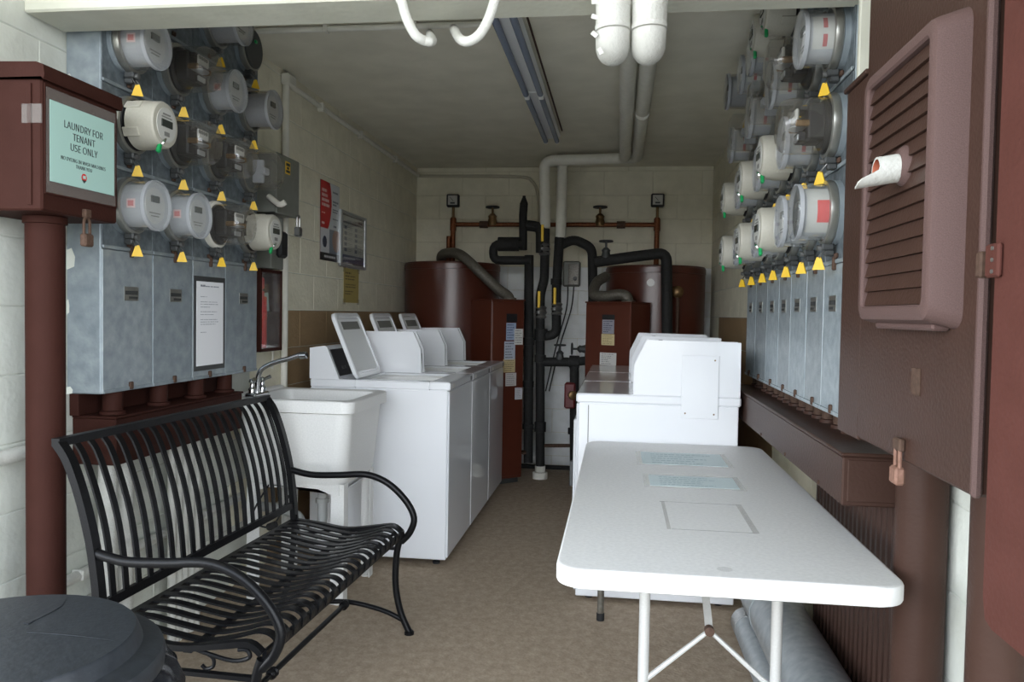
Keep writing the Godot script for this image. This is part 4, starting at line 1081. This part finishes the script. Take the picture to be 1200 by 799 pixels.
	part("pipe", mb().tube(smooth_path([Vector3(-1.44, 1.70, -6.42), Vector3(-1.43, 1.755, -6.36), Vector3(-1.36, 1.772, -6.25), Vector3(-1.22, 1.748, -6.08), Vector3(-1.07, 1.63, -6.01), Vector3(-0.92, 1.49, -6.05), Vector3(-0.85, 1.44, -6.09), Vector3(-0.83, 1.404, -6.09)], 5), 0.040, 14), M.grey_vent, v1)
	part("collar", mb().lathe(Vector3(-0.83, 1.408, -6.09), Vector3.UP, [[0.052, 0], [0.052, 0.012], [0.042, 0.016]], 14), M.grey_vent, v1)
	var v2 := thing("vent_pipe", "grey vent pipe elbow on box behind the dryers", "pipe")
	part("pipe", mb().tube(smooth_path([Vector3(0.07, 1.395, -5.95), Vector3(0.055, 1.44, -5.95), Vector3(0.0, 1.455, -5.96), Vector3(-0.12, 1.44, -6.0), Vector3(-0.19, 1.46, -6.06), Vector3(-0.17, 1.55, -6.16), Vector3(-0.10, 1.60, -6.26)], 5), 0.040, 14), M.grey_vent, v2)
	part("collar", mb().lathe(Vector3(0.07, 1.399, -5.95), Vector3.UP, [[0.052, 0], [0.052, 0.012], [0.042, 0.016]], 14), M.grey_vent, v2)

# ---------------------------------------------------------------- pipes on the back wall
func wheel_valve(c: Vector3, axis: Vector3, o: Node3D, m: Material, s := 1.0) -> void:
	var v := part("valve", mb().lathe(c, axis, [[0.030 * s, -0.02 * s], [0.034 * s, 0.0], [0.026 * s, 0.03 * s], [0.030 * s, 0.045 * s], [0.016 * s, 0.06 * s], [0.008 * s, 0.065 * s], [0.008 * s, 0.11 * s], [0.0, 0.112 * s]], 12), m, o)
	var ring := []
	var u := axis.cross(Vector3(0, 0, 1)).normalized()
	var w := axis.cross(u)
	for k in 17: ring.append(c + axis * 0.105 * s + (u * cos(TAU * k / 16.0) + w * sin(TAU * k / 16.0)) * 0.042 * s)
	var b := mb().tube(ring, 0.007 * s, 8)
	for k in 4: b.tube([c + axis * 0.105 * s, ring[k * 4]], 0.005 * s, 6)
	part("handwheel", b, M.ring_dark, v)

func pipe(called: String, label: String, pts: Array, r: float, m: Material, bends := 0, collars := []) -> Node3D:
	var o := thing(called, label, "pipe")
	var path := pts
	if bends > 0:      # rounded corners
		path = [pts[0]]
		for i in range(1, pts.size() - 1):
			var a: Vector3 = pts[i - 1]; var b: Vector3 = pts[i]; var c: Vector3 = pts[i + 1]
			var q := minf(r * 1.7, minf(a.distance_to(b), b.distance_to(c)) * 0.45)
			var s := b + (a - b).normalized() * q
			var e := b + (c - b).normalized() * q
			for k in bends + 1:
				var t := float(k) / bends
				path.append(s.lerp(b, t).lerp(b.lerp(e, t), t))
		path.append(pts[pts.size() - 1])
	part("pipe", mb().tube(path, r, 16), m, o)
	for c in collars:     # [position, axis, radius, length]
		part("collar", mb().lathe(c[0] - c[1].normalized() * c[3] / 2, c[1], [[r, 0], [c[2], 0.002], [c[2], c[3] - 0.002], [r, c[3]]], 16), m, o)
	return o

func ball_valve(c: Vector3, r: float, label_parent: Node3D, hy: float) -> void:
	var v := part("ball_valve", mb().lathe(c - Vector3(0, 0.05, 0), Vector3.UP, [[r * 0.75, 0], [r, 0.012], [r * 0.8, 0.03], [r * 1.05, 0.05], [r * 0.8, 0.07], [r, 0.088], [r * 0.75, 0.10]], 12), M.steel, label_parent)
	part("valve_lever", mb().box(c + Vector3(-0.012, hy, r + 0.022), Vector3(0.022, 0.13, 0.010), 0.004), M.yellow, v)
	part("valve_stem", mb().tube([c, c + Vector3(-0.012, 0, r + 0.022)], 0.010, 8), M.steel, v)

func build_pipes() -> void:
	var z := -6.28
	# copper line with gauges
	var cz := -6.74
	var cu := thing("copper_line", "horizontal copper pipe line with two upright ends on back wall", "pipe")
	var p0 := at_z(531, 263, cz); var p1 := at_z(770, 261, cz)
	p1.y = p0.y
	part("pipe", mb().tube([p0, p1], 0.019, 14), M.copper, cu)
	for p in [p0, p1]:
		part("riser", mb().tube([Vector3(p.x, 1.70, p.z), Vector3(p.x, p.y + 0.06, p.z)], 0.021, 14), M.copper, cu)
		part("tee", mb().tube([Vector3(p.x, p.y - 0.05, p.z), Vector3(p.x, p.y + 0.05, p.z)], 0.027, 12), M.copper, cu)
		part("nipple", mb().tube([Vector3(p.x, p.y + 0.06, p.z), Vector3(p.x, p.y + 0.15, p.z)], 0.012, 10), M.brass, cu)
	part("coupling", mb().tube([p0 + Vector3(0.23, 0, 0), p0 + Vector3(0.30, 0, 0)], 0.030, 8).tube([p1 - Vector3(0.33, 0, 0), p1 - Vector3(0.26, 0, 0)], 0.030, 8), M.rust, cu)
	wheel_valve(Vector3(at_z(577, 262, cz).x, p0.y + 0.015, cz), Vector3.UP, cu, M.brass, 1.25)
	wheel_valve(Vector3(at_z(703, 262, cz).x, p0.y + 0.015, cz), Vector3.UP, cu, M.brass, 1.25)
	part("relief_valve", mb().tube(smooth_path([Vector3(p0.x - 0.03, 1.95, cz + 0.03), Vector3(p0.x - 0.03, 1.80, cz + 0.03), Vector3(p0.x - 0.03, 1.70, cz + 0.03)], 2), 0.020, 10), M.copper, cu)
	var gi := 0
	for p in [p0, p1]:
		var g := thing("square_gauge", "square black-framed gauge on copper pipe %s" % ["above the corner water heater by the washers", "above the water heater behind the dryers"][gi], "gauge", Vector3(p.x, p.y + 0.20, cz + 0.01))
		part("bezel", mb().box(Vector3.ZERO, Vector3(0.108, 0.108, 0.05), 0.008), M.black, g)
		var fc := part("dial", mb().box(Vector3(0, 0.002, 0.026), Vector3(0.080, 0.078, 0.004), 0.001), M.meter_face, g)
		part("pointer", mb().box(Vector3(-0.008, 0.010, 0.0285), Vector3(0.004, 0.042, 0.002), 0.0, Basis(Vector3(0, 0, 1), 0.7)).box(Vector3(0, -0.022, 0.0285), Vector3(0.040, 0.014, 0.002)), M.ring_dark, fc)
		gi += 1
	# white wrapped pipes from the ceiling run to the black ones
	var top := 2.478
	pipe("wrapped_pipe", "white wrapped pipe along ceiling turning down at back wall, outer of two", [Vector3(-0.026, 2.038, -2.236), Vector3(-0.026, 2.10, -2.42), Vector3(-0.02, 2.45, -3.1), Vector3(0.020, top, -3.6), Vector3(0.022, top, -6.10), Vector3(-0.590, top, -6.16), Vector3(-0.585, 1.985, z)], 0.041, M.pipe_cream, 6, [[Vector3(0.02, top, -4.6), Vector3(0, 0, 1), 0.043, 0.02]])
	pipe("wrapped_pipe", "white wrapped pipe along ceiling dropping to ball valve, inner of two", [Vector3(0.058, 2.038, -2.236), Vector3(0.06, 2.10, -2.42), Vector3(0.07, 2.45, -3.1), Vector3(0.112, top, -3.6), Vector3(0.114, 2.508, -6.24), Vector3(-0.460, 2.508, -6.30), Vector3(-0.462, 1.90, z)], 0.041, M.pipe_cream, 6, [[Vector3(0.112, top, -4.75), Vector3(0, 0, 1), 0.043, 0.02]])
	# fat plastic-wrapped bends hanging under the header
	for e in [[-0.030, "white plastic-taped pipe bend under header, frayed tape"], [0.062, "white plastic-taped pipe bend under header, smooth"]]:
		var o := thing("taped_bend", e[1], "pipe bend")
		var x: float = e[0]
		part("wrap", mb().tube(smooth_path([Vector3(x, 2.999, -2.09), Vector3(x, 2.2, -2.09), Vector3(x, 2.06, -2.092), Vector3(x, 2.010, -2.115), Vector3(x, 2.008, -2.16), Vector3(x, 2.035, -2.23)], 5), 0.0445, 18), M.pipe_white, o)
		for y in [2.03, 2.09, 2.14]: part("tape_band", mb().lathe(Vector3(x, y, -2.091), Vector3(0.06 * (y - 2.08) * 10, 1, 0), [[0.0445, 0], [0.0458, 0.001], [0.0458, 0.012], [0.0445, 0.014]], 18), M.pipe_white, o)
		if x < 0:
			for q in [[-0.046, 2.018], [-0.046, 2.062], [-0.030, 1.975], [-0.046, 2.10]]:
				part("tape_end", mb().box(Vector3(x + q[0], q[1], -2.075), Vector3(0.018, 0.012, 0.004), 0.001, Basis(Vector3(0, 0, 1), q[1] * 9.0)), M.pipe_white, o)
	# black insulated pipes
	var B: Material = M.black_foam
	var P := func(u: float, v: float, dz := 0.0) -> Vector3: return at_z(u, v, z + dz)
	var r := 0.040
	var b1 := pipe("insulated_pipe", "black insulated upright stub above the copper line", [P.call(613, 293, 0.02), P.call(613, 252, 0.02), P.call(614, 238, 0.02)], 0.032, B)
	part("tip", mb().lathe(P.call(614, 240, 0.02), Vector3.UP, [[0.032, 0], [0.028, 0.02], [0.012, 0.06], [0.012, 0.07], [0, 0.07]], 14), B, b1)
	pipe("insulated_pipe", "black insulated pipe loop beside the corner water heater", [P.call(612, 286, 0.05), P.call(578, 286, 0.05), P.call(578, 305, 0.05), P.call(622, 305, 0.05)], 0.034, B, 4)
	part("sleeve", mb().tube([P.call(584, 286, 0.05), P.call(608, 286, 0.05)], 0.056, 14), B, get_child(get_child_count() - 1))
	pipe("insulated_pipe", "black insulated pipe link from upright stub to white pipe", [P.call(616, 264, 0.0), P.call(634, 266, 0.0), P.call(634, 296, 0.0)], 0.042, B, 4)
	pipe("insulated_pipe", "tall black insulated pipe nearest the labelled heater box", [P.call(620, 299), P.call(619, 542)], 0.037, B, 0, [[P.call(619, 400), Vector3.UP, 0.046, 0.06], [P.call(619, 450), Vector3.UP, 0.044, 0.05], [P.call(619, 500), Vector3.UP, 0.046, 0.04]])
	var b3 := pipe("insulated_pipe", "tall black pipe with yellow valve lever standing in white floor stub", [P.call(639, 268), P.call(638, 328), P.call(633, 345), P.call(633, 555)], 0.036, B, 3, [[P.call(634, 392), Vector3.UP, 0.052, 0.09], [P.call(633, 420), Vector3.UP, 0.046, 0.06], [P.call(633, 500), Vector3.UP, 0.046, 0.08]])
	ball_valve(P.call(634, 366), 0.046, b3, 0.10)
	ball_valve(P.call(638, 292), 0.046, b3, 0.12)
	part("floor_stub", mb().tube([Vector3(P.call(633, 545).x, 0.0, z), Vector3(P.call(633, 545).x, 0.10, z)], 0.042, 14).lathe(Vector3(P.call(633, 545).x, 0.0, z), Vector3.UP, [[0.06, 0], [0.06, 0.05], [0.042, 0.055]], 14), M.pipe_cream, b3)
	var b4 := pipe("insulated_pipe", "black pipe with yellow valve lever bending into its neighbour", [P.call(655.5, 278), P.call(652, 340), P.call(652, 392), P.call(634, 394)], 0.037, B, 4, [[P.call(652, 330), Vector3.UP, 0.044, 0.05]])
	ball_valve(P.call(652.5, 362), 0.046, b4, 0.10)
	pipe("insulated_pipe", "black insulated pipe arching beside the grey control box", [P.call(656, 288, -0.02), P.call(672, 280, -0.02), P.call(694, 290, -0.02), P.call(695, 355, -0.02), P.call(690, 425, -0.02)], 0.037, B, 5)
	var b7 := pipe("insulated_pipe", "black insulated pipe crossing in front of the stickered water heater", [P.call(697, 307, 0.3), P.call(740, 301, 0.3), P.call(781, 296, 0.3), P.call(782, 400, 0.3)], 0.040, B, 5)
	wheel_valve(P.call(710, 301, 0.3), Vector3.UP, b7, M.ring_dark, 1.1)
	var b8 := pipe("insulated_pipe", "low black pipe with handwheels feeding the red pump", [P.call(634, 424), P.call(673, 424), P.call(673, 545)], 0.036, B, 4, [[P.call(673, 424), Vector3(1, 0, 0), 0.050, 0.08], [P.call(672, 505), Vector3.UP, 0.044, 0.05]])
	part("branch", mb().tube([P.call(673, 424), P.call(690, 422)], 0.034, 12), B, b8)
	wheel_valve(P.call(656, 420), Vector3.UP, b8, M.ring_dark, 1.0)
	wheel_valve(P.call(686, 409), Vector3(-1, 0, 0), b8, M.ring_dark, 1.0)
	part("pump_body", mb().box(P.call(668, 463, 0.03), Vector3(0.085, 0.20, 0.10), 0.012), mat(rgb(100, 30, 32), 0.5), b8, "dark red pump")
	part("pump_cap", mb().lathe(P.call(671, 463, 0.08), Vector3(0.3, 0, 1), [[0.036, -0.01], [0.036, 0.02], [0.028, 0.026], [0, 0.026]], 16), M.brass, b8)
	pipe("drain_line", "rusty low pipe along back wall between black pipes", [P.call(633, 522), P.call(673, 522)], 0.014, M.rust)
	pipe("drain_line", "thin black pipe lying along the foot of the back wall", [Vector3(-0.85, 0.03, -6.6), Vector3(-0.10, 0.03, -6.6)], 0.018, M.black_foam)
	var dv := pipe("drain_valve_pipe", "short rusty pipe with drain valve at foot of tall black pipe", [P.call(600, 530, 0.02), P.call(617, 530, 0.02)], 0.018, M.rust)
	part("valve", mb().lathe(P.call(606, 530, 0.02), Vector3.UP, [[0.026, -0.03], [0.026, 0.03], [0.012, 0.035], [0.012, 0.06], [0.024, 0.062], [0.024, 0.07], [0, 0.07]], 10), M.rust, dv)
	# control box
	var cb := thing("control_box", "small grey control box with wires on the back wall", "control box", at_z(670, 321, BZ + 0.04))
	part("case", mb().box(Vector3.ZERO, Vector3(0.148, 0.215, 0.076), 0.012), M.grey_box, cb)
	part("front_plate", mb().box(Vector3(0.018, -0.005, 0.040), Vector3(0.09, 0.18, 0.010), 0.004), M.plate_silver, cb)
	part("knob", mb().lathe(Vector3(0.03, -0.04, 0.045), Vector3(0, 0, 1), [[0.018, 0], [0.016, 0.02], [0, 0.02]], 12), M.ring_dark, cb)
	for k in 2:
		part("wire", mb().tube(smooth_path([Vector3(-0.03 + 0.05 * k, -0.10, 0), Vector3(-0.04 + 0.04 * k, -0.3, 0.0), Vector3(-0.12 + 0.03 * k, -0.62, 0.02), Vector3(-0.20 + 0.03 * k, -1.0, 0.05)], 5), 0.006, 6), M.ring_dark, cb)
	# brass gas valve on the tank behind the dryers
	var gv := thing("gas_valve", "brass valve with thin drop pipe on the water heater behind dryers", "valve")
	var gp := at_z(794, 342, -6.03)
	part("valve_body", mb().lathe(gp - Vector3(0, 0, 0.06), Vector3(0, 0, 1), [[0.02, -0.04], [0.02, 0.0], [0.042, 0.01], [0.045, 0.045], [0.03, 0.06], [0, 0.065]], 16), M.brass, gv)
	part("drop_pipe", mb().tube([gp + Vector3(0.003, -0.04, -0.02), gp + Vector3(0.006, -0.42, -0.02)], 0.012, 10), M.rust, gv)

# ---------------------------------------------------------------- ceiling
func build_ceiling_things() -> void:
	for e in [[-3.11, -4.325, "unlit two-tube strip light on ceiling, closer to the header"], [-4.345, -5.49, "unlit two-tube strip light on ceiling, closer to the back wall"]]:
		var o := thing("strip_light", e[2], "ceiling light", Vector3.ZERO, "fluorescent strip lights end to end")
		part("housing", mb().span(-0.512, -0.438, 2.497, CH - 0.001, e[1], e[0], 0.004), M.fixture, o)
		part("reflector", mb().prism([[-0.532, 2.515], [-0.512, 2.497], [-0.508, 2.500], [-0.530, 2.522]], Vector3(0, 0, e[1]), Vector3(1, 0, 0), Vector3.UP, Vector3(0, 0, e[0] - e[1])).prism([[-0.438, 2.497], [-0.418, 2.515], [-0.420, 2.522], [-0.442, 2.500]], Vector3(0, 0, e[1]), Vector3(1, 0, 0), Vector3.UP, Vector3(0, 0, e[0] - e[1])), M.fixture, o)
		part("rust_edge", mb().span(-0.412, -0.404, CH - 0.008, CH - 0.001, e[1], e[0]), M.rust, o)
		for x in [-0.517, -0.440]:
			part("tube", mb().tube([Vector3(x, 2.478, e[0] - 0.02), Vector3(x, 2.478, e[1] + 0.02)], 0.016, 12), M.tube_lamp, o)
			for z in [e[0] - 0.012, e[1] + 0.012]:
				part("lamp_holder", mb().box(Vector3(x, 2.484, z), Vector3(0.026, 0.044, 0.016), 0.004), M.fixture, o)
	var lc := pipe("ceiling_conduit", "thin cream conduit crossing the ceiling behind the header", [Vector3(WL + 0.004, 2.538, -3.42), Vector3(-0.60, 2.538, -3.42)], 0.013, M.pipe_cream)
	for x in [-1.3, -0.9]: part("clip", mb().span(x - 0.01, x + 0.01, 2.522, CH - 0.001, -3.44, -3.40, 0.003), M.pipe_cream, lc)
	# two white flexible conduits looped under the header
	pipe("flexible_conduit", "white flexible conduit loop hanging under header, washer side", smooth_path([Vector3(-0.625, 2.999, -2.13), Vector3(-0.610, 2.25, -2.13), Vector3(-0.595, 2.13, -2.13), Vector3(-0.568, 2.062, -2.14), Vector3(-0.545, 2.045, -2.16), Vector3(-0.530, 2.055, -2.20), at_z(504, 41, -2.45), at_z(504, 39, -2.9), at_z(503, 38, -3.40)], 5), 0.0135, M.pipe_white)
	pipe("flexible_conduit", "white flexible conduit loop hanging under header, dryer side", smooth_path([Vector3(-0.310, 2.999, -2.13), Vector3(-0.325, 2.25, -2.13), Vector3(-0.345, 2.13, -2.13), Vector3(-0.375, 2.062, -2.14), Vector3(-0.412, 2.040, -2.16), Vector3(-0.450, 2.058, -2.20), at_z(532, 34, -2.45), at_z(531, 35, -2.9), at_z(531, 37, -3.40)], 5), 0.0135, M.pipe_white)

# ---------------------------------------------------------------- things on the wall by the washers
func build_left_wall_things() -> void:
	# cream conduit up, along and round the corner
	var c := thing("corner_conduit", "cream conduit rising by grey switch box and running under the ceiling", "conduit")
	part("pipe", mb().tube([Vector3(-1.748, 0.75, -4.03), Vector3(-1.748, 2.495, -4.03)], 0.0185, 14), M.pipe_cream, c)
	part("elbow_box", mb().span(WL + 0.001, -1.722, 2.475, 2.535, -4.11, -4.005, 0.008), M.pipe_cream, c)
	part("pipe", mb().tube([Vector3(-1.752, 2.492, -4.10), Vector3(-1.752, 2.484, -6.83)], 0.0145, 12), M.pipe_cream, c)
	for z in [-4.53, -5.25, -6.1]: part("clip", mb().span(WL + 0.001, -1.732, 2.462, 2.512, z - 0.012, z + 0.012, 0.004), M.pipe_cream, c)
	var a := at_z(489, 207, BZ + 0.014); var b := at_z(605, 207, BZ + 0.014); var d := at_z(631, 232, BZ + 0.014); var e := at_z(632, 262, BZ + 0.014)
	part("pipe", mb().tube(smooth_path([Vector3(-1.752, 2.484, -6.82), Vector3(-1.73, 2.484, BZ + 0.016), Vector3(-1.6, 2.482, BZ + 0.014), b, (b + d) / 2 + Vector3(0.045, 0.045, 0), d, e], 6), 0.0135, 12), M.grey_conduit, c)
	# grey switch box
	var s := thing("switch_box", "grey metal switch box with yellow warning label above extinguisher cabinet", "switch box")
	part("case", mb().span(WL + 0.001, -1.63, 1.768, 2.045, -3.90, -3.645, 0.003), M.grey_box, s)
	var cv := part("cover", mb().span(-1.63, -1.620, 1.762, 2.050, -3.905, -3.640, 0.003), M.grey_box, s)
	part("warning_label", mb().span(-1.620, -1.6188, 1.965, 2.025, -3.79, -3.735), M.yellow, cv)
	part("label_print", mb().span(-1.6188, -1.6182, 1.972, 1.984, -3.785, -3.74).span(-1.6188, -1.6182, 2.004, 2.018, -3.785, -3.74).span(-1.6188, -1.6182, 1.988, 2.0, -3.775, -3.75), M.ink, cv)
	part("lever", mb().tube(smooth_path([Vector3(-1.66, 1.84, -3.635), Vector3(-1.60, 1.80, -3.62), Vector3(-1.57, 1.81, -3.62)], 4), 0.014, 10), M.pipe_cream, s)
	padlock(Vector3(-1.615, 1.775, -3.885), Vector3(0, 0, 1), "bright padlock hanging on the grey switch box", M.steel, 1.5)
	var s2 := thing("switch_box", "smaller grey switch box with black handle under the labelled one", "switch box")
	part("case", mb().span(WL + 0.001, -1.655, 1.50, 1.755, -3.80, -3.662, 0.004), M.grey_box, s2)
	part("handle", mb().span(-1.655, -1.625, 1.555, 1.685, -3.79, -3.70, 0.012), M.black, s2)
	part("knockout", mb().lathe(Vector3(-1.655, 1.72, -3.73), Vector3(1, 0, 0), [[0.014, 0], [0.014, 0.004], [0, 0.004]], 12), M.ring_dark, s2)
	part("whip", mb().tube(smooth_path([Vector3(-1.70, 1.56, -3.79), Vector3(-1.70, 1.53, -3.85), Vector3(-1.735, 1.35, -3.88), Vector3(-1.755, 1.0, -3.90)], 4), 0.006, 8), M.pipe_cream, s2)
	# extinguisher cabinet
	var x := thing("extinguisher_cabinet", "narrow brown-framed glass cabinet holding a red fire extinguisher", "cabinet")
	part("back_panel", mb().span(WL + 0.001, -1.764, 1.10, 1.495, -3.82, -3.577), M.ring_dark, x)
	var fr := mb()
	fr.span(-1.764, -1.668, 1.10, 1.116, -3.82, -3.577, 0.002).span(-1.764, -1.668, 1.479, 1.495, -3.82, -3.577, 0.002)
	fr.span(-1.764, -1.668, 1.10, 1.495, -3.82, -3.806, 0.002).span(-1.764, -1.668, 1.10, 1.495, -3.591, -3.577, 0.002)
	part("frame", fr, M.brown, x)
	part("pane", mb().span(-1.676, -1.673, 1.116, 1.479, -3.806, -3.591), M.pane, x)
	var ex := thing("fire_extinguisher", "small red fire extinguisher inside the brown-framed glass cabinet", "fire extinguisher", Vector3(-1.722, 1.118, -3.66))
	part("cylinder", mb().lathe(Vector3.ZERO, Vector3.UP, [[0.0, 0], [0.040, 0.0], [0.042, 0.01], [0.042, 0.24], [0.030, 0.27], [0.014, 0.28], [0, 0.28]], 20), M.red, ex)
	part("valve_head", mb().box(Vector3(0.0, 0.31, 0), Vector3(0.05, 0.06, 0.05), 0.008), M.red, ex)
	part("tag", mb().box(Vector3(0.038, 0.22, -0.015), Vector3(0.002, 0.09, 0.04), 0.0, Basis(Vector3(1, 0, 0), 0.15)), M.sign_paper, ex)
	part("hose", mb().tube(smooth_path([Vector3(0.02, 0.31, -0.02), Vector3(0.02, 0.26, -0.06), Vector3(0.01, 0.10, -0.058), Vector3(0.0, 0.03, -0.055)], 4), 0.008, 8), M.black, ex)
	# poster
	var im := Image.create(88, 132, false, Image.FORMAT_RGB8)
	im.fill(rgb(196, 200, 202))
	for yy in 132:
		for xx in 88:
			var fx := xx / 88.0; var fy := yy / 132.0
			if fy < 0.585 and fx < 0.56 * sqrt(maxf(0.0, 1.0 - pow((fy - 0.25) / 0.46, 2.0))): im.set_pixel(xx, yy, rgb(190, 34, 36))
			elif fy >= 0.585 and fy < 0.90:
				var dd := Vector2(fx - 0.22, (fy - 0.76) * 1.5).length()
				im.set_pixel(xx, yy, rgb(60, 66, 84) if dd < 0.11 else (rgb(205, 206, 210) if fx < 0.46 else (rgb(152, 120, 104) if Vector2(fx - 0.84, (fy - 0.72) * 1.5).length() < 0.22 else rgb(120, 128, 138))))
			elif fy >= 0.90: im.set_pixel(xx, yy, rgb(24, 24, 28))
	for q in [[6, 13, 22, 5], [6, 21, 26, 5], [6, 29, 32, 5], [6, 37, 34, 5], [6, 52, 14, 2], [6, 68, 12, 4]]: word_bar(im, q, rgb(232, 214, 210))
	for q in [[56, 12, 24, 3], [56, 28, 26, 3], [56, 33, 18, 3], [56, 42, 26, 2], [56, 46, 22, 2], [56, 58, 26, 2], [60, 70, 14, 3]]: word_bar(im, q, rgb(88, 96, 106))
	word_bar(im, [18, 123, 52, 4], rgb(220, 220, 220))
	var po := thing("poster", "red and white laundry poster on the wall beside framed notice", "poster")
	sheet("print", Vector3(WL + 0.002, 1.842, -4.735), Vector3(0, 0, -1), Vector3.UP, 0.322, 0.475, print_mat(im, 0.35), po, 0.003)
	# framed notice
	var fn := thing("framed_notice", "aluminium-framed notice board between red poster and washers", "notice frame")
	var im2 := Image.create(120, 84, false, Image.FORMAT_RGB8)
	im2.fill(rgb(205, 206, 198))
	im2.fill_rect(Rect2i(0, 70, 120, 14), rgb(52, 66, 116))
	im2.fill_rect(Rect2i(6, 10, 108, 3), rgb(96, 100, 104))
	for q in [12, 68]:
		for k in 5:
			im2.fill_rect(Rect2i(q, 18 + k * 10, 14, 6), rgb(72, 82, 110))
			word_bar(im2, [q + 18, 19 + k * 10, 26, 1], rgb(110, 112, 112)); word_bar(im2, [q + 18, 22 + k * 10, 22, 1], rgb(110, 112, 112))
	word_bar(im2, [10, 74, 60, 3], rgb(200, 205, 220)); word_bar(im2, [88, 4, 22, 4], rgb(70, 78, 90))
	part("backing", mb().span(WL + 0.001, WL + 0.010, 1.60, 1.93, -5.385, -4.915), M.ring_dark, fn)
	sheet("print", Vector3(WL + 0.0102, 1.765, -5.15), Vector3(0, 0, -1), Vector3.UP, 0.44, 0.30, print_mat(im2, 0.3), fn)
	var fb := mb().span(WL + 0.001, WL + 0.018, 1.585, 1.605, -5.40, -4.90, 0.003).span(WL + 0.001, WL + 0.018, 1.925, 1.945, -5.40, -4.90, 0.003)
	fb.span(WL + 0.001, WL + 0.020, 1.585, 1.945, -4.925, -4.895, 0.004).span(WL + 0.001, WL + 0.020, 1.585, 1.945, -5.405, -5.378, 0.004)
	part("frame", fb, M.alu, fn)
	part("pane", mb().span(WL + 0.013, WL + 0.015, 1.605, 1.925, -5.378, -4.925), M.pane, fn)
	# yellow paper
	var yp := thing("yellow_notice", "yellowed paper notice taped on the wall below framed notice", "notice")
	var im3 := page(90, 70, rgb(178, 160, 96), rgb(92, 80, 52), 9, 0.1, 0.86, [[0.12, 0.05, 0.5], [0.22, 0.03, 0.9], [0.30, 0.03, 0.8], [0.46, 0.03, 0.95], [0.54, 0.03, 0.9], [0.66, 0.03, 0.7], [0.74, 0.03, 0.5]])
	sheet("paper", Vector3(WL + 0.0015, 1.468, -5.145), Vector3(0, 0, -1), Vector3.UP, 0.30, 0.225, print_mat(im3), yp)
	for q in [[1.572, -5.005], [1.572, -5.285], [1.362, -5.005], [1.362, -5.285]]: part("tape", mb().span(WL + 0.0015, WL + 0.0045, q[0] - 0.018, q[0] + 0.018, q[1] - 0.022, q[1] + 0.022), M.tape, yp)

func word_bar(im: Image, q: Array, col: Color) -> void:
	var rng := RandomNumberGenerator.new(); rng.seed = int(q[0]) * 131 + int(q[1])
	var x: int = q[0]
	while x < q[0] + q[2]:
		var l := rng.randi_range(3, 6)
		im.fill_rect(Rect2i(x, q[1], mini(l, int(q[0]) + int(q[2]) - x), q[3]), col)
		x += l + 1

# ---------------------------------------------------------------- ducts lying on the floor
func build_floor_ducts() -> void:
	var low := thing("round_duct", "narrow galvanized duct on floor with foil-taped end under the table", "duct")
	var a := Vector3(0.542, 0.058, -3.33); var b := Vector3(0.548, 0.058, -2.20)
	part("pipe", mb().tube([a, b], 0.058, 24), M.duct, low)
	part("foil_tape", mb().tube([a + Vector3(0, 0, -0.008), a + Vector3(0.001, 0, 0.09)], 0.0595, 24), M.foil, low, "crinkled foil tape")
	var side := thing("round_duct", "narrow galvanized duct on floor against the ribbed brown panel", "duct")
	part("pipe", mb().tube([Vector3(0.659, 0.058, -3.33), Vector3(0.661, 0.058, -2.15)], 0.058, 24), M.duct, side)
	part("joint_band", mb().tube([Vector3(0.660, 0.058, -2.8), Vector3(0.660, 0.058, -2.78)], 0.060, 24), M.duct, side)
	var w := thing("round_duct", "wide galvanized duct lying on top of two narrow ducts", "duct")
	var c := Vector3(0.603, 0.206, -3.335); var d := Vector3(0.606, 0.206, -2.15)
	part("pipe", mb().tube([c, d], 0.100, 28), M.duct, w)
	for k in 1:
		var p := c.lerp(d, 0.25 + 0.55 * k)
		part("joint_band", mb().tube([p, p + (d - c).normalized() * 0.02], 0.1025, 28), M.duct, w)
